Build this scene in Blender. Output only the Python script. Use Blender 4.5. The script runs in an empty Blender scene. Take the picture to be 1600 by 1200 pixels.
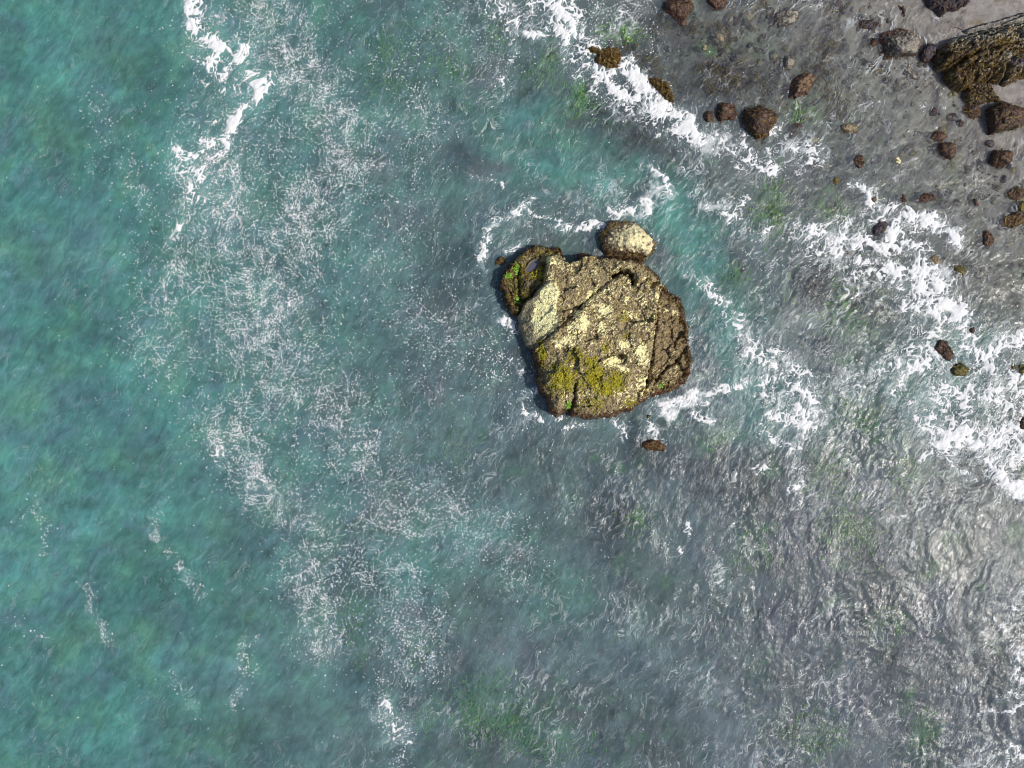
import bpy, math
import numpy as np

# ------------------------------------------------------------------ camera, sky, sun, exposure
scene = bpy.context.scene
COL = scene.collection
R = math.radians
ALT = 50.0                       # height of the drone over the sea
SC = 0.04                        # metres of sea surface per plan unit

cam = bpy.data.cameras.new("camera")
cam.sensor_width = 36.0
cam.lens = 36.0 * ALT / 64.0
cam.clip_end = 2000.0
cam_o = bpy.data.objects.new("camera", cam)
cam_o.location = (0, 0, ALT)
cam_o.rotation_euler = (0, 0, 0)
COL.objects.link(cam_o)
scene.camera = cam_o

SUN_EL, SUN_AZ = R(49), R(73)    # sun stands to the lower right of the plan
world = bpy.data.worlds.new("World")
scene.world = world
world.use_nodes = True
wn = world.node_tree.nodes
sky = wn.new("ShaderNodeTexSky")
sky.sky_type = "NISHITA"
sky.sun_disc = False
sky.sun_elevation = SUN_EL
sky.sun_rotation = math.pi - SUN_AZ
sky.dust_density = 2.0
world.node_tree.links.new(sky.outputs[0], wn["Background"].inputs[0])
wn["Background"].inputs[1].default_value = 0.10
sun = bpy.data.lights.new("sun", "SUN")
sun.energy = 3.4
sun.angle = R(0.53)
sun.color = (1.0, 0.95, 0.87)
sun_o = bpy.data.objects.new("sun", sun)
sun_o.rotation_euler = (math.pi / 2 - SUN_EL, 0, SUN_AZ)
sun_o.location = (30, -20, 60)
COL.objects.link(sun_o)
scene.view_settings.view_transform = "Standard"
scene.view_settings.look = "None"
scene.view_settings.exposure = 0.0
scene.view_settings.gamma = 1.0
scene.view_settings.use_curve_mapping = False
scene.cycles.filter_width = 1.05

# ------------------------------------------------------------------ noise
f32 = np.float32
def _hash(ix, iy, iz, seed):
    h = (ix.astype(np.uint32) * np.uint32(374761393) + iy.astype(np.uint32) * np.uint32(668265263)
         + iz * np.uint32(2147483647 // 3) + np.uint32(seed * 7919 + 13))
    h ^= h >> np.uint32(13); h *= np.uint32(1274126177)
    h ^= h >> np.uint32(16); h *= np.uint32(2246822519)
    h ^= h >> np.uint32(13)
    return h
_ang = np.arange(256) * (2 * np.pi / 256)
_gx, _gy = np.cos(_ang).astype(f32), np.sin(_ang).astype(f32)

def perlin(x, y, seed=0):
    x = np.asarray(x, f32); y = np.asarray(y, f32)
    x0 = np.floor(x); y0 = np.floor(y)
    fx = x - x0; fy = y - y0
    ix = x0.astype(np.int64); iy = y0.astype(np.int64)
    u = fx * fx * fx * (fx * (fx * 6 - 15) + 10)
    v = fy * fy * fy * (fy * (fy * 6 - 15) + 10)
    def g(dx, dy):
        h = (_hash(ix + dx, iy + dy, np.uint32(0), seed) & np.uint32(255)).astype(np.int64)
        return _gx[h] * (fx - dx) + _gy[h] * (fy - dy)
    a = g(0, 0); b = g(1, 0); c = g(0, 1); d = g(1, 1)
    return (a + (b - a) * u + (c - a + (a - b - c + d) * u) * v) * f32(1.5)

def perlin3(p, seed=0):
    p = np.asarray(p, f32)
    p0 = np.floor(p); f = p - p0
    i = p0.astype(np.int64)
    w = f * f * f * (f * (f * 6 - 15) + 10)
    out = 0
    for dx in (0, 1):
        for dy in (0, 1):
            for dz in (0, 1):
                h = _hash(i[:, 0] + dx, i[:, 1] + dy, (i[:, 2] + dz).astype(np.uint32), seed)
                gx = ((h & np.uint32(255)).astype(f32) / 127.5 - 1)
                gy = (((h >> np.uint32(8)) & np.uint32(255)).astype(f32) / 127.5 - 1)
                gz = (((h >> np.uint32(16)) & np.uint32(255)).astype(f32) / 127.5 - 1)
                dot = gx * (f[:, 0] - dx) + gy * (f[:, 1] - dy) + gz * (f[:, 2] - dz)
                wx = w[:, 0] if dx else 1 - w[:, 0]
                wy = w[:, 1] if dy else 1 - w[:, 1]
                wz = w[:, 2] if dz else 1 - w[:, 2]
                out = out + dot * wx * wy * wz
    return out

def fbm(x, y, octv=4, seed=0, gain=0.5):
    s = 0; a = 1.0; n = 0
    for k in range(octv):
        s = s + a * perlin(x * 2 ** k + 17.3 * k, y * 2 ** k - 9.1 * k, seed + k); n += a; a *= gain
    return s / n

def ridged(x, y, octv=3, seed=0, gain=0.55):
    s = 0; a = 1.0; n = 0
    for k in range(octv):
        s = s + a * (1 - np.abs(perlin(x * 2 ** k + 5.7 * k, y * 2 ** k + 3.3 * k, seed + k)) * 1.6); n += a; a *= gain
    return s / n

def sstep(a, b, x):
    t = np.clip((x - a) / (b - a), 0, 1)
    return t * t * (3 - 2 * t)

def plan(u, v, z=0.0):
    """plan map units (east, south) of a point at height z -> metres"""
    k = SC * (ALT - z) / ALT
    return (u - 800) * k, (600 - v) * k

def seg_dist(px, py, pts):
    """distance to a polyline and the parameter of the nearest point"""
    best = np.full(px.shape, 1e9, f32)
    for (ax, ay), (bx, by) in zip(pts[:-1], pts[1:]):
        dx, dy = bx - ax, by - ay
        t = np.clip(((px - ax) * dx + (py - ay) * dy) / (dx * dx + dy * dy + 1e-9), 0, 1)
        best = np.minimum(best, np.hypot(px - ax - t * dx, py - ay - t * dy))
    return best

def poly_sd(px, py, pts):
    """signed distance to a polygon, positive inside"""
    d = seg_dist(px, py, list(pts) + [pts[0]])
    ins = np.zeros(px.shape, bool)
    n = len(pts)
    for i in range(n):
        ax, ay = pts[i]; bx, by = pts[(i + 1) % n]
        if ay == by: continue
        c = ((ay > py) != (by > py)) & (px < (bx - ax) * (py - ay) / (by - ay) + ax)
        ins ^= c
    return np.where(ins, d, -d)

def mixc(a, b, t):
    return a + (np.asarray(b, f32) - a) * np.asarray(t)[..., None]

rng = np.random.default_rng(11)

# ------------------------------------------------------------------ mesh and object helpers
def mesh_np(name, verts, faces, mats, cols=None, floats=None, smooth=True):
    """verts (n,3), faces (m,3) or (m,4)"""
    me = bpy.data.meshes.new(name)
    n, m, k = len(verts), len(faces), faces.shape[1]
    me.vertices.add(n); me.loops.add(m * k); me.polygons.add(m)
    me.vertices.foreach_set("co", np.ascontiguousarray(verts, f32).ravel())
    me.loops.foreach_set("vertex_index", np.ascontiguousarray(faces, np.int32).ravel())
    me.polygons.foreach_set("loop_start", np.arange(0, m * k, k, dtype=np.int32))
    me.polygons.foreach_set("use_smooth", np.full(m, smooth, bool))
    me.update(calc_edges=True)
    if cols is not None:
        a = me.attributes.new("col", "FLOAT_COLOR", "POINT")
        c = np.ones((n, 4), f32); c[:, :3] = np.clip(cols, 0, 1)
        a.data.foreach_set("color", c.ravel())
    for key, val in (floats or {}).items():
        a = me.attributes.new(key, "FLOAT", "POINT")
        a.data.foreach_set("value", np.ascontiguousarray(val, f32).ravel())
    me.materials.append(mats)
    return me

def link(name, me, parent=None, loc=None):
    o = bpy.data.objects.new(name, me)
    COL.objects.link(o)
    if parent is not None: o.parent = parent
    if loc is not None: o.location = loc
    return o

def tag(o, label=None, cat=None, group=None, kind=None):
    if label: o["label"] = label
    if cat: o["category"] = cat
    if group: o["group"] = group
    if kind: o["kind"] = kind
    return o

def grid_faces(nx, ny, keep=None):
    i = np.arange(nx * ny, dtype=np.int32).reshape(ny, nx)
    f = np.stack([i[:-1, :-1], i[:-1, 1:], i[1:, 1:], i[1:, :-1]], -1).reshape(-1, 4)
    if keep is not None: f = f[keep[f].all(1)]
    return f

def compact(verts, faces, *arrs):
    used = np.zeros(len(verts), bool); used[faces.ravel()] = True
    idx = np.cumsum(used) - 1
    return (verts[used], idx[faces].astype(np.int32)) + tuple(a[used] for a in arrs)

# ------------------------------------------------------------------ materials
def new_mat(name):
    m = bpy.data.materials.new(name); m.use_nodes = True
    nt = m.node_tree
    for n in list(nt.nodes): nt.nodes.remove(n)
    out = nt.nodes.new("ShaderNodeOutputMaterial")
    def N(t, **kw):
        n = nt.nodes.new("ShaderNode" + t)
        for k, v in kw.items():
            if k == "ins":
                for a, b in v.items():
                    if hasattr(b, "is_output"): nt.links.new(b, n.inputs[a])
                    else: n.inputs[a].default_value = b
            else: setattr(n, k, v)
        return n
    return m, nt, out, N

def math_node(N, op, a, b=None, c=None):
    ins = {0: a}
    if b is not None: ins[1] = b
    if c is not None: ins[2] = c
    return N("Math", operation=op, ins=ins).outputs[0]

def rock_material(name, bump=0.06, scale=9.0):
    m, nt, out, N = new_mat(name)
    att = N("Attribute", attribute_name="col"); wet = N("Attribute", attribute_name="wet")
    tc = N("TexCoord")
    n1 = N("TexNoise", ins={"Vector": tc.outputs["Object"], "Scale": scale, "Detail": 5.0, "Roughness": 0.65})
    n2 = N("TexVoronoi", ins={"Vector": tc.outputs["Object"], "Scale": scale * 1.4})
    ramp = N("MapRange", ins={0: n1.outputs[0], 1: 0.3, 2: 0.7, 3: 0.62, 4: 1.35})
    mul = N("MixRGB", blend_type="MULTIPLY", ins={0: 1.0, 1: att.outputs["Color"], 2: ramp.outputs[0]})
    rough = N("MapRange", ins={0: wet.outputs["Fac"], 1: 0.0, 2: 1.0, 3: 0.9, 4: 0.42})
    h = math_node(N, "ADD", n1.outputs[0], n2.outputs[0])
    b = N("Bump", ins={"Strength": 0.7, "Distance": bump, "Height": h})
    p = N("BsdfPrincipled", ins={"Base Color": mul.outputs[0], "Roughness": rough.outputs[0], "Normal": b.outputs[0]})
    p.inputs["Specular IOR Level"].default_value = 0.3
    nt.links.new(p.outputs[0], out.inputs[0])
    return m

def weed_material(name, rough=0.45, transl=0.15):
    m, nt, out, N = new_mat(name)
    att = N("Attribute", attribute_name="col")
    tc = N("TexCoord")
    n1 = N("TexNoise", ins={"Vector": tc.outputs["Object"], "Scale": 14.0, "Detail": 2.0})
    ramp = N("MapRange", ins={0: n1.outputs[0], 1: 0.3, 2: 0.7, 3: 0.7, 4: 1.3})
    mul = N("MixRGB", blend_type="MULTIPLY", ins={0: 1.0, 1: att.outputs["Color"], 2: ramp.outputs[0]})
    p = N("BsdfPrincipled", ins={"Base Color": mul.outputs[0], "Roughness": rough})
    p.inputs["Specular IOR Level"].default_value = 0.35
    t = N("BsdfTranslucent", ins={"Color": mul.outputs[0]})
    mx = N("MixShader", ins={0: transl, 1: p.outputs[0], 2: t.outputs[0]})
    nt.links.new(mx.outputs[0], out.inputs[0])
    return m

def bed_material():
    m, nt, out, N = new_mat("seabed_sand_and_weed")
    att = N("Attribute", attribute_name="col")
    tc = N("TexCoord")
    n1 = N("TexNoise", ins={"Vector": tc.outputs["Object"], "Scale": 2.2, "Detail": 6.0, "Roughness": 0.7, "Distortion": 0.6})
    ramp = N("MapRange", ins={0: n1.outputs[0], 1: 0.3, 2: 0.7, 3: 0.6, 4: 1.35})
    mul = N("MixRGB", blend_type="MULTIPLY", ins={0: 1.0, 1: att.outputs["Color"], 2: ramp.outputs[0]})
    b = N("Bump", ins={"Strength": 0.5, "Distance": 0.08, "Height": n1.outputs[0]})
    p = N("BsdfPrincipled", ins={"Base Color": mul.outputs[0], "Roughness": 0.85, "Normal": b.outputs[0]})
    p.inputs["Specular IOR Level"].default_value = 0.2
    nt.links.new(p.outputs[0], out.inputs[0])
    return m

def water_material():
    m, nt, out, N = new_mat("sea_water")
    sc = N("Attribute", attribute_name="col")
    tb = N("Attribute", attribute_name="turbidity")
    fl = N("Attribute", attribute_name="film")
    rp = N("Attribute", attribute_name="ripple")
    tc = N("TexCoord")
    mp = N("Mapping", vector_type="TEXTURE", ins={0: tc.outputs["Object"], "Rotation": (0, 0, R(57)), "Scale": (1.0, 0.43, 1.0)})
    n1 = N("TexNoise", ins={"Vector": mp.outputs[0], "Scale": 1.5, "Detail": 4.0, "Roughness": 0.62, "Distortion": 0.9})
    n2 = N("TexNoise", ins={"Vector": mp.outputs[0], "Scale": 4.0, "Detail": 2.0, "Roughness": 0.5, "Distortion": 0.5})
    hh = math_node(N, "MULTIPLY_ADD", n2.outputs[0], 0.45, n1.outputs[0])
    hh = math_node(N, "MULTIPLY", hh, rp.outputs["Fac"])
    b = N("Bump", ins={"Strength": 1.0, "Distance": 0.032, "Height": hh})
    g = N("BsdfGlossy", distribution="GGX", ins={"Color": (1, 1, 1, 1), "Roughness": 0.21, "Normal": b.outputs[0]})
    fr = N("Fresnel", ins={"IOR": 1.333, "Normal": b.outputs[0]})
    mm = N("TexNoise", ins={"Vector": mp.outputs[0], "Scale": 0.8, "Detail": 7.0, "Roughness": 0.68, "Distortion": 1.0})
    hs = N("MapRange", ins={0: mm.outputs[0], 1: 0.3, 2: 0.7, 3: 0.70, 4: 1.34})
    scm = N("MixRGB", blend_type="MULTIPLY", ins={0: 1.0, 1: sc.outputs["Color"], 2: hs.outputs[0]})
    d = N("BsdfDiffuse", ins={"Color": scm.outputs[0], "Normal": b.outputs[0]})
    td = N("Attribute", attribute_name="tint")
    tcol = N("MixRGB", ins={0: td.outputs["Fac"], 1: (1, 1, 1, 1), 2: (0.74, 0.94, 0.93, 1)})
    t = N("BsdfTransparent", ins={"Color": tcol.outputs[0]})
    under = N("MixShader", ins={0: tb.outputs["Fac"], 1: t.outputs[0], 2: d.outputs[0]})
    wp = N("Attribute", attribute_name="wisp")
    fn = N("TexNoise", ins={"Vector": tc.outputs["Object"], "Scale": 7.0, "Detail": 4.0, "Roughness": 0.65, "Distortion": 1.2})
    fs = math_node(N, "ADD", fl.outputs["Fac"], math_node(N, "MULTIPLY", math_node(N, "SUBTRACT", fn.outputs[0], 0.5), 0.7))
    fa = N("MapRange", interpolation_type="SMOOTHSTEP", ins={0: fs, 1: 0.45, 2: 0.95, 3: 0.0, 4: 0.70})
    # thin torn threads of spent foam and painted sun glints, drawn out along the crests
    wn1 = N("TexNoise", ins={"Vector": tc.outputs["Object"], "Scale": 0.55, "Detail": 3.0, "Roughness": 0.55})
    off = N("VectorMath", operation="MULTIPLY_ADD", ins={0: wn1.outputs["Color"], 1: (1.9, 1.9, 0.0), 2: tc.outputs["Object"]})
    mp2 = N("Mapping", vector_type="TEXTURE", ins={0: off.outputs[0], "Rotation": (0, 0, R(60)), "Scale": (1.25, 0.32, 1.0)})
    w1 = N("TexNoise", ins={"Vector": mp2.outputs[0], "Scale": 1.15, "Detail": 3.5, "Roughness": 0.6, "Distortion": 0.8})
    rid = math_node(N, "ABSOLUTE", math_node(N, "SUBTRACT", w1.outputs[0], 0.5))
    line = N("MapRange", interpolation_type="SMOOTHSTEP", ins={0: rid, 1: 0.0, 2: 0.042, 3: 1.0, 4: 0.0})
    brk = N("TexNoise", ins={"Vector": mp2.outputs[0], "Scale": 0.9, "Detail": 4.0, "Roughness": 0.65})
    brm = N("MapRange", interpolation_type="SMOOTHSTEP", ins={0: brk.outputs[0], 1: 0.42, 2: 0.62})
    thr = math_node(N, "MULTIPLY", math_node(N, "MULTIPLY", line.outputs[0], brm.outputs[0]), wp.outputs["Fac"])
    fa2 = N("Math", operation="MAXIMUM", use_clamp=True, ins={0: fa.outputs[0], 1: thr})
    fd = N("BsdfDiffuse", ins={"Color": (0.80, 0.83, 0.83, 1), "Normal": b.outputs[0]})
    film = N("MixShader", ins={0: fa2.outputs[0], 1: under.outputs[0], 2: fd.outputs[0]})
    mx = N("MixShader", ins={0: fr.outputs[0], 1: film.outputs[0], 2: g.outputs[0]})
    nt.links.new(mx.outputs[0], out.inputs[0])
    return m

def foam_material():
    m, nt, out, N = new_mat("sea_foam")
    tc = N("TexCoord")
    n1 = N("TexNoise", ins={"Vector": tc.outputs["Object"], "Scale": 12.0, "Detail": 4.0, "Roughness": 0.7})
    c = N("MapRange", ins={0: n1.outputs[0], 1: 0.3, 2: 0.7, 3: 0.74, 4: 0.9})
    b = N("Bump", ins={"Strength": 0.6, "Distance": 0.04, "Height": n1.outputs[0]})
    p = N("BsdfPrincipled", ins={"Base Color": c.outputs[0], "Roughness": 0.8, "Normal": b.outputs[0]})
    p.inputs["Specular IOR Level"].default_value = 0.2
    th = N("Attribute", attribute_name="thick")
    tr = N("BsdfTransparent")
    op = N("MapRange", interpolation_type="SMOOTHSTEP", ins={0: th.outputs["Fac"], 1: 0.0, 2: 0.06, 3: 0.40, 4: 1.0})
    mx = N("MixShader", ins={0: op.outputs[0], 1: tr.outputs[0], 2: p.outputs[0]})
    nt.links.new(mx.outputs[0], out.inputs[0])
    return m

def pool_material():
    m, nt, out, N = new_mat("tide_pool_water")
    tc = N("TexCoord")
    n1 = N("TexNoise", ins={"Vector": tc.outputs["Object"], "Scale": 5.0, "Detail": 2.0})
    b = N("Bump", ins={"Strength": 0.15, "Distance": 0.02, "Height": n1.outputs[0]})
    p = N("BsdfPrincipled", ins={"Base Color": (0.10, 0.10, 0.13, 1), "Roughness": 0.12, "IOR": 1.33, "Normal": b.outputs[0]})
    nt.links.new(p.outputs[0], out.inputs[0])
    return m

M_ROCK = rock_material("weathered_rock")
M_STONE = rock_material("boulder_stone", 0.05, 8.0)
M_WEED = weed_material("wet_seaweed", 0.40)
M_GRASS = weed_material("eelgrass_blades", 0.6, 0.3)
M_MOSS = weed_material("yellow_moss", 0.85, 0.1)
M_BED = bed_material()
M_WATER = water_material()
M_FOAM = foam_material()
M_POOL = pool_material()
# ------------------------------------------------------------------ surf lines on the plan: (half width, density, points)
FOAM_GROUPS = [
 ("surf by left edge", [
  (16, .62, [(318, -20), (300, 40), (312, 75)]), (12, .9, [(305, -10), (296, 30), (308, 58), (335, 70)]), (9, .95, [(335, 85), (322, 103)]), (10, .5, [(300, 90), (330, 100)]),
  (9, 1.0, [(386, 76), (374, 100)]), (8, .8, [(372, 102), (345, 120)]), (13, .75, [(388, 110), (410, 118), (413, 138)]),
  (9, 1.02, [(412, 138), (400, 158), (375, 170), (362, 190), (357, 210)]), (8, .95, [(357, 212), (340, 224), (318, 228), (305, 240), (280, 243)]),
  (13, .72, [(362, 200), (350, 240), (330, 262), (305, 275)]), (12, .6, [(310, 272), (278, 262), (300, 300), (290, 330)]),
  (50, .42, [(330, 20), (370, 140), (330, 260)]), (40, .36, [(330, 290), (360, 320), (300, 330)]), (10, .5, [(363, 235), (366, 290)]),
  (8, .5, [(440, 60), (455, 110), (440, 135)])]),
 ("surf line at the top", [
  (17, 1.05, [(872, -20), (885, 20), (900, 50)]), (12, .9, [(880, 40), (884, 70)]), (14, .85, [(900, 50), (922, 70)]), (15, .75, [(908, 85), (930, 108)]),
  (13, 1.1, [(938, 112), (962, 108), (985, 103), (992, 125)]), (12, 1.0, [(945, 120), (965, 145), (995, 152)]), (13, 1.1, [(1000, 124), (1018, 135), (1040, 170)]),
  (14, 1.15, [(1022, 170), (1050, 178), (1068, 195), (1088, 215)]), (10, .85, [(1060, 210), (1085, 212), (1112, 212)]), (24, .55, [(940, 140), (1000, 165), (1060, 205), (1125, 228)]),
  (16, .6, [(820, -5), (850, 8), (868, 25)]), (16, .65, [(768, 0), (790, 20), (800, 40)]), (7, .75, [(800, 30), (808, 55), (842, 60), (860, 40), (880, 35)]),
  (6, .5, [(798, 55), (803, 90)]), (30, .42, [(760, 5), (850, 40)]), (10, .5, [(884, 70), (886, 95), (905, 112)]), (8, .55, [(965, 20), (960, 40)]), (18, .35, [(930, 15), (1000, 20)])]),
 ("curl north of the stack", [
  (7, .78, [(756, 412), (752, 385), (762, 360), (785, 340), (828, 322)]), (6, .7, [(828, 370), (805, 385), (788, 392)]), (6, .6, [(845, 332), (870, 337), (880, 350)]),
  (8, .8, [(880, 352), (905, 357), (925, 350), (943, 360)]), (9, .75, [(945, 328), (975, 330), (1005, 320)]), (9, .9, [(1012, 312), (1016, 335)]), (8, .7, [(960, 325), (990, 340), (1012, 340)]),
  (8, .75, [(1010, 262), (1038, 275), (1045, 300)]), (8, .5, [(1045, 300), (1020, 298)]), (6, .5, [(1060, 260), (1076, 270)]), (30, .3, [(780, 350), (880, 330), (1000, 320)])]),
 ("foam splash west of the stack", [(8, .8, [(782, 495), (795, 503), (805, 515)]), (5, .6, [(800, 560), (815, 580)]), (5, .6, [(820, 615), (824, 640), (838, 655)]),
  (5, .6, [(838, 612), (845, 620)]), (5, .7, [(880, 672), (900, 662), (912, 660)]), (5, .6, [(860, 648), (875, 652)])]),
 ("lace between stack and shore", [
  (17, .62, [(1150, 235), (1175, 258), (1215, 265), (1275, 240)]), (13, .65, [(1190, 265), (1205, 240), (1230, 230), (1260, 225)]), (14, .55, [(1150, 240), (1160, 262)]),
  (10, .6, [(1105, 318), (1135, 325), (1150, 345)]), (10, .55, [(1145, 330), (1165, 310)]), (10, .58, [(1165, 358), (1190, 370), (1200, 352)]), (30, .28, [(1140, 300), (1250, 250)]),
  (5, .6, [(1205, 205), (1235, 175)]), (5, .6, [(1160, 210), (1158, 232)]), (16, .32, [(1180, 400), (1220, 420)])]),
 ("wide wash by the shore", [
  (7, .95, [(1325, 290), (1348, 298), (1360, 315)]), (15, .72, [(1365, 315), (1388, 325), (1370, 345)]), (14, 1.05, [(1395, 365), (1410, 345), (1440, 345), (1472, 350)]), (8, .95, [(1418, 332), (1424, 342)]),
  (9, .95, [(1472, 352), (1490, 362), (1494, 375)]), (10, .78, [(1250, 368), (1280, 355), (1310, 335)]), (13, .88, [(1290, 362), (1320, 375), (1355, 378), (1385, 395)]), (10, .8, [(1305, 380), (1315, 400)]),
  (9, .92, [(1335, 408), (1360, 410), (1385, 418)]), (20, .62, [(1250, 375), (1330, 350)]), (16, .78, [(1395, 380), (1430, 385), (1450, 395)]), (14, .85, [(1440, 395), (1430, 420), (1450, 425)]),
  (19, 1.08, [(1405, 430), (1435, 440), (1455, 455), (1468, 440)]), (20, 1.15, [(1455, 475), (1485, 480), (1500, 500)]), (12, .9, [(1415, 475), (1432, 485)]), (16, .85, [(1500, 490), (1515, 530)]),
  (13, .78, [(1510, 535), (1530, 560), (1560, 545), (1600, 525), (1620, 520)]), (12, .8, [(1560, 530), (1580, 528)]), (14, .85, [(1400, 572), (1425, 575), (1445, 570)]), (9, .8, [(1410, 585), (1410, 600)]),
  (18, .62, [(1460, 560), (1420, 550)]), (15, .8, [(1535, 560), (1555, 590), (1545, 615)]), (60, .52, [(1450, 500), (1520, 590), (1560, 560)]), (20, .72, [(1560, 600), (1600, 590)]), (12, .8, [(1550, 620), (1575, 600), (1600, 640)]),
  (22, .8, [(1445, 655), (1475, 665), (1490, 690)]), (22, .92, [(1470, 690), (1510, 680), (1545, 690)]), (20, .9, [(1545, 690), (1575, 670), (1610, 680)]), (20, .85, [(1530, 700), (1560, 715), (1600, 700)]),
  (40, .64, [(1480, 620), (1560, 640), (1600, 620)]), (8, .7, [(1436, 720), (1460, 710), (1485, 705)]), (7, .75, [(1483, 722), (1500, 735), (1520, 745)]), (13, .98, [(1560, 740), (1580, 758), (1620, 778)]), (14, .7, [(1565, 715), (1560, 745)]),
  (30, .48, [(1330, 600), (1420, 560)]), (26, .5, [(1240, 360), (1290, 400), (1380, 440)]), (20, .5, [(1380, 590), (1440, 640)])]),
 ("lace east of the stack", [
  (10, .6, [(1075, 425), (1095, 440), (1110, 455)]), (13, .62, [(1110, 450), (1140, 480), (1150, 510)]), (14, .72, [(1140, 500), (1165, 530), (1185, 555)]), (16, .78, [(1170, 550), (1200, 560), (1195, 590)]),
  (10, .7, [(1160, 590), (1190, 600), (1215, 590)]), (8, .8, [(1030, 632), (1070, 625), (1110, 615), (1150, 602)]), (7, .75, [(1060, 632), (1100, 622)]), (12, .75, [(1210, 545), (1235, 570), (1265, 590)]),
  (14, .85, [(1245, 600), (1265, 620), (1270, 640)]), (14, .95, [(1232, 652), (1250, 648), (1262, 672)]), (9, .8, [(1200, 645), (1225, 660)]), (9, .95, [(1041, 640), (1041, 654)]), (11, 1.0, [(1090, 648), (1105, 655)]),
  (8, .6, [(1020, 640), (1010, 660), (1015, 680)]), (7, .75, [(1195, 675), (1215, 690), (1235, 695)]), (9, .6, [(1260, 690), (1240, 700), (1240, 730)]), (7, .6, [(1180, 735), (1200, 730)]),
  (8, .6, [(1240, 740), (1242, 765)]), (40, .48, [(1180, 560), (1250, 650)]), (12, .5, [(1040, 850), (1060, 860)]), (9, .55, [(1065, 820), (1070, 830)]), (5, .7, [(1020, 690), (1018, 672)]), (10, .45, [(1125, 880), (1130, 910)]), (9, .5, [(960, 660), (975, 672)])]),
 ("splash at the bottom", [(10, .66, [(598, 1100), (610, 1130), (620, 1145)]), (10, .55, [(600, 1160), (630, 1155), (640, 1162)]), (6, .5, [(575, 1095), (590, 1120)]), (5, .42, [(625, 1040), (635, 1055), (655, 1060)]), (6, .5, [(670, 1035), (685, 1020)])]),
 ("lace at the bottom right", [(9, .8, [(1610, 1020), (1585, 1030), (1578, 1050), (1592, 1065)]), (6, .7, [(1580, 1080), (1600, 1085)]), (4, .95, [(1530, 1116), (1548, 1108), (1575, 1112), (1600, 1098)]),
  (5, .9, [(1566, 1200), (1575, 1172), (1590, 1172), (1586, 1190), (1612, 1185)]), (4, .6, [(1545, 1180), (1560, 1175)]), (9, .6, [(1580, 955), (1600, 950)]), (5, .6, [(1565, 1090), (1572, 1075)]), (12, .5, [(1600, 925), (1610, 940)])]),
 ("foam shreds in mid water", [(16, .5, [(300, 305), (330, 330), (370, 300)]), (8, .55, [(270, 365), (300, 335)]), (9, .5, [(445, 480), (470, 472)]), (7, .55, [(425, 485), (440, 487)]), (6, .5, [(395, 720), (405, 745), (435, 775)]), (8, .46, [(330, 700), (345, 725)]),
  (6, .5, [(258, 440), (255, 470)]), (6, .48, [(740, 275), (790, 290)]), (6, .5, [(780, 115), (790, 130)]), (5, .6, [(800, 135), (785, 150)]), (6, .36, [(1345, 165), (1380, 160)]), (7, .42, [(1440, 165), (1475, 168)]), (9, .5, [(1340, 25), (1320, 40)]), (4, .4, [(1385, 45), (1388, 60)])]),
]
# streams of foam flecks: (half width, density, points)
FLECKS = [(60, .9, [(420, 30), (500, 150), (560, 260), (480, 340)]), (70, .85, [(330, 250), (360, 330), (300, 430)]), (80, 1.0, [(480, 340), (420, 430), (400, 520), (430, 590)]),
          (60, .6, [(270, 430), (250, 540)]), (60, .8, [(440, 590), (520, 620), (560, 720)]), (45, .9, [(350, 660), (400, 740), (440, 790)]), (60, .75, [(560, 720), (600, 790), (700, 800)]),
          (50, .85, [(480, 840), (500, 920), (510, 980)]), (60, .7, [(560, 860), (620, 920), (650, 980)]), (30, .5, [(600, 1000), (640, 1040), (690, 1020)]), (16, .6, [(590, 1080), (630, 1150), (620, 1200)]),
          (40, .5, [(640, 100), (660, 180), (640, 240)]), (60, .5, [(620, 480), (700, 540), (760, 560)]), (45, .45, [(700, 820), (800, 850), (810, 880)]), (9, .7, [(242, 775), (256, 830)]), (11, .9, [(265, 868), (285, 900), (312, 935)]),
          (8, .9, [(130, 915), (145, 950), (168, 1005)]), (14, .5, [(20, 960), (40, 985), (65, 1000)]), (14, .7, [(400, 1000), (380, 1050), (360, 1095)]), (20, .35, [(150, 160), (170, 290)]), (26, .4, [(200, 260), (230, 340)]),
          (60, .4, [(750, 80), (700, 30)]), (30, .5, [(800, 860), (780, 800)]), (60, .35, [(640, 330), (600, 430)]), (50, .35, [(1000, 20), (930, 30)]), (120, .22, [(400, 100), (450, 400), (540, 700), (620, 950)]), (30, .4, [(860, 600), (830, 640)]),
          (14, .4, [(270, 1060), (300, 1120)]), (14, .5, [(40, 800), (60, 840)]), (130, .42, [(480, 120), (400, 330), (420, 480), (480, 620)]), (110, .35, [(480, 620), (560, 780), (620, 920)]), (80, .35, [(600, 200), (620, 420), (680, 560)])]
# ------------------------------------------------------------------ seabed
def axis(lo, hi, step, far, n=12):
    a = np.arange(lo, hi + step / 2, step)
    r = (far / step) ** (1 / n)
    g = step * np.cumsum(r ** np.arange(n) * 1.0)
    g = g * (far / g[-1])
    return np.concatenate([(lo - g)[::-1], a, hi + g]).astype(f32)

def bed_height(u, v):
    q = (u - 1600) * -0.75 + v * 0.66
    z = np.where(q < 800, 0.13 - (q - 10) * 0.0014, 0.13 - 790 * 0.0014 - (q - 800) * 0.003)
    return np.clip(z, -4.5, 3.0)

def blobs(u, v, lst):
    s = np.zeros(u.shape, f32)
    for (bu, bv, ru, rv, a) in lst:
        s = np.maximum(s, a * np.exp(-((u - bu) / ru) ** 2 - ((v - bv) / rv) ** 2))
    return s

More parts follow.
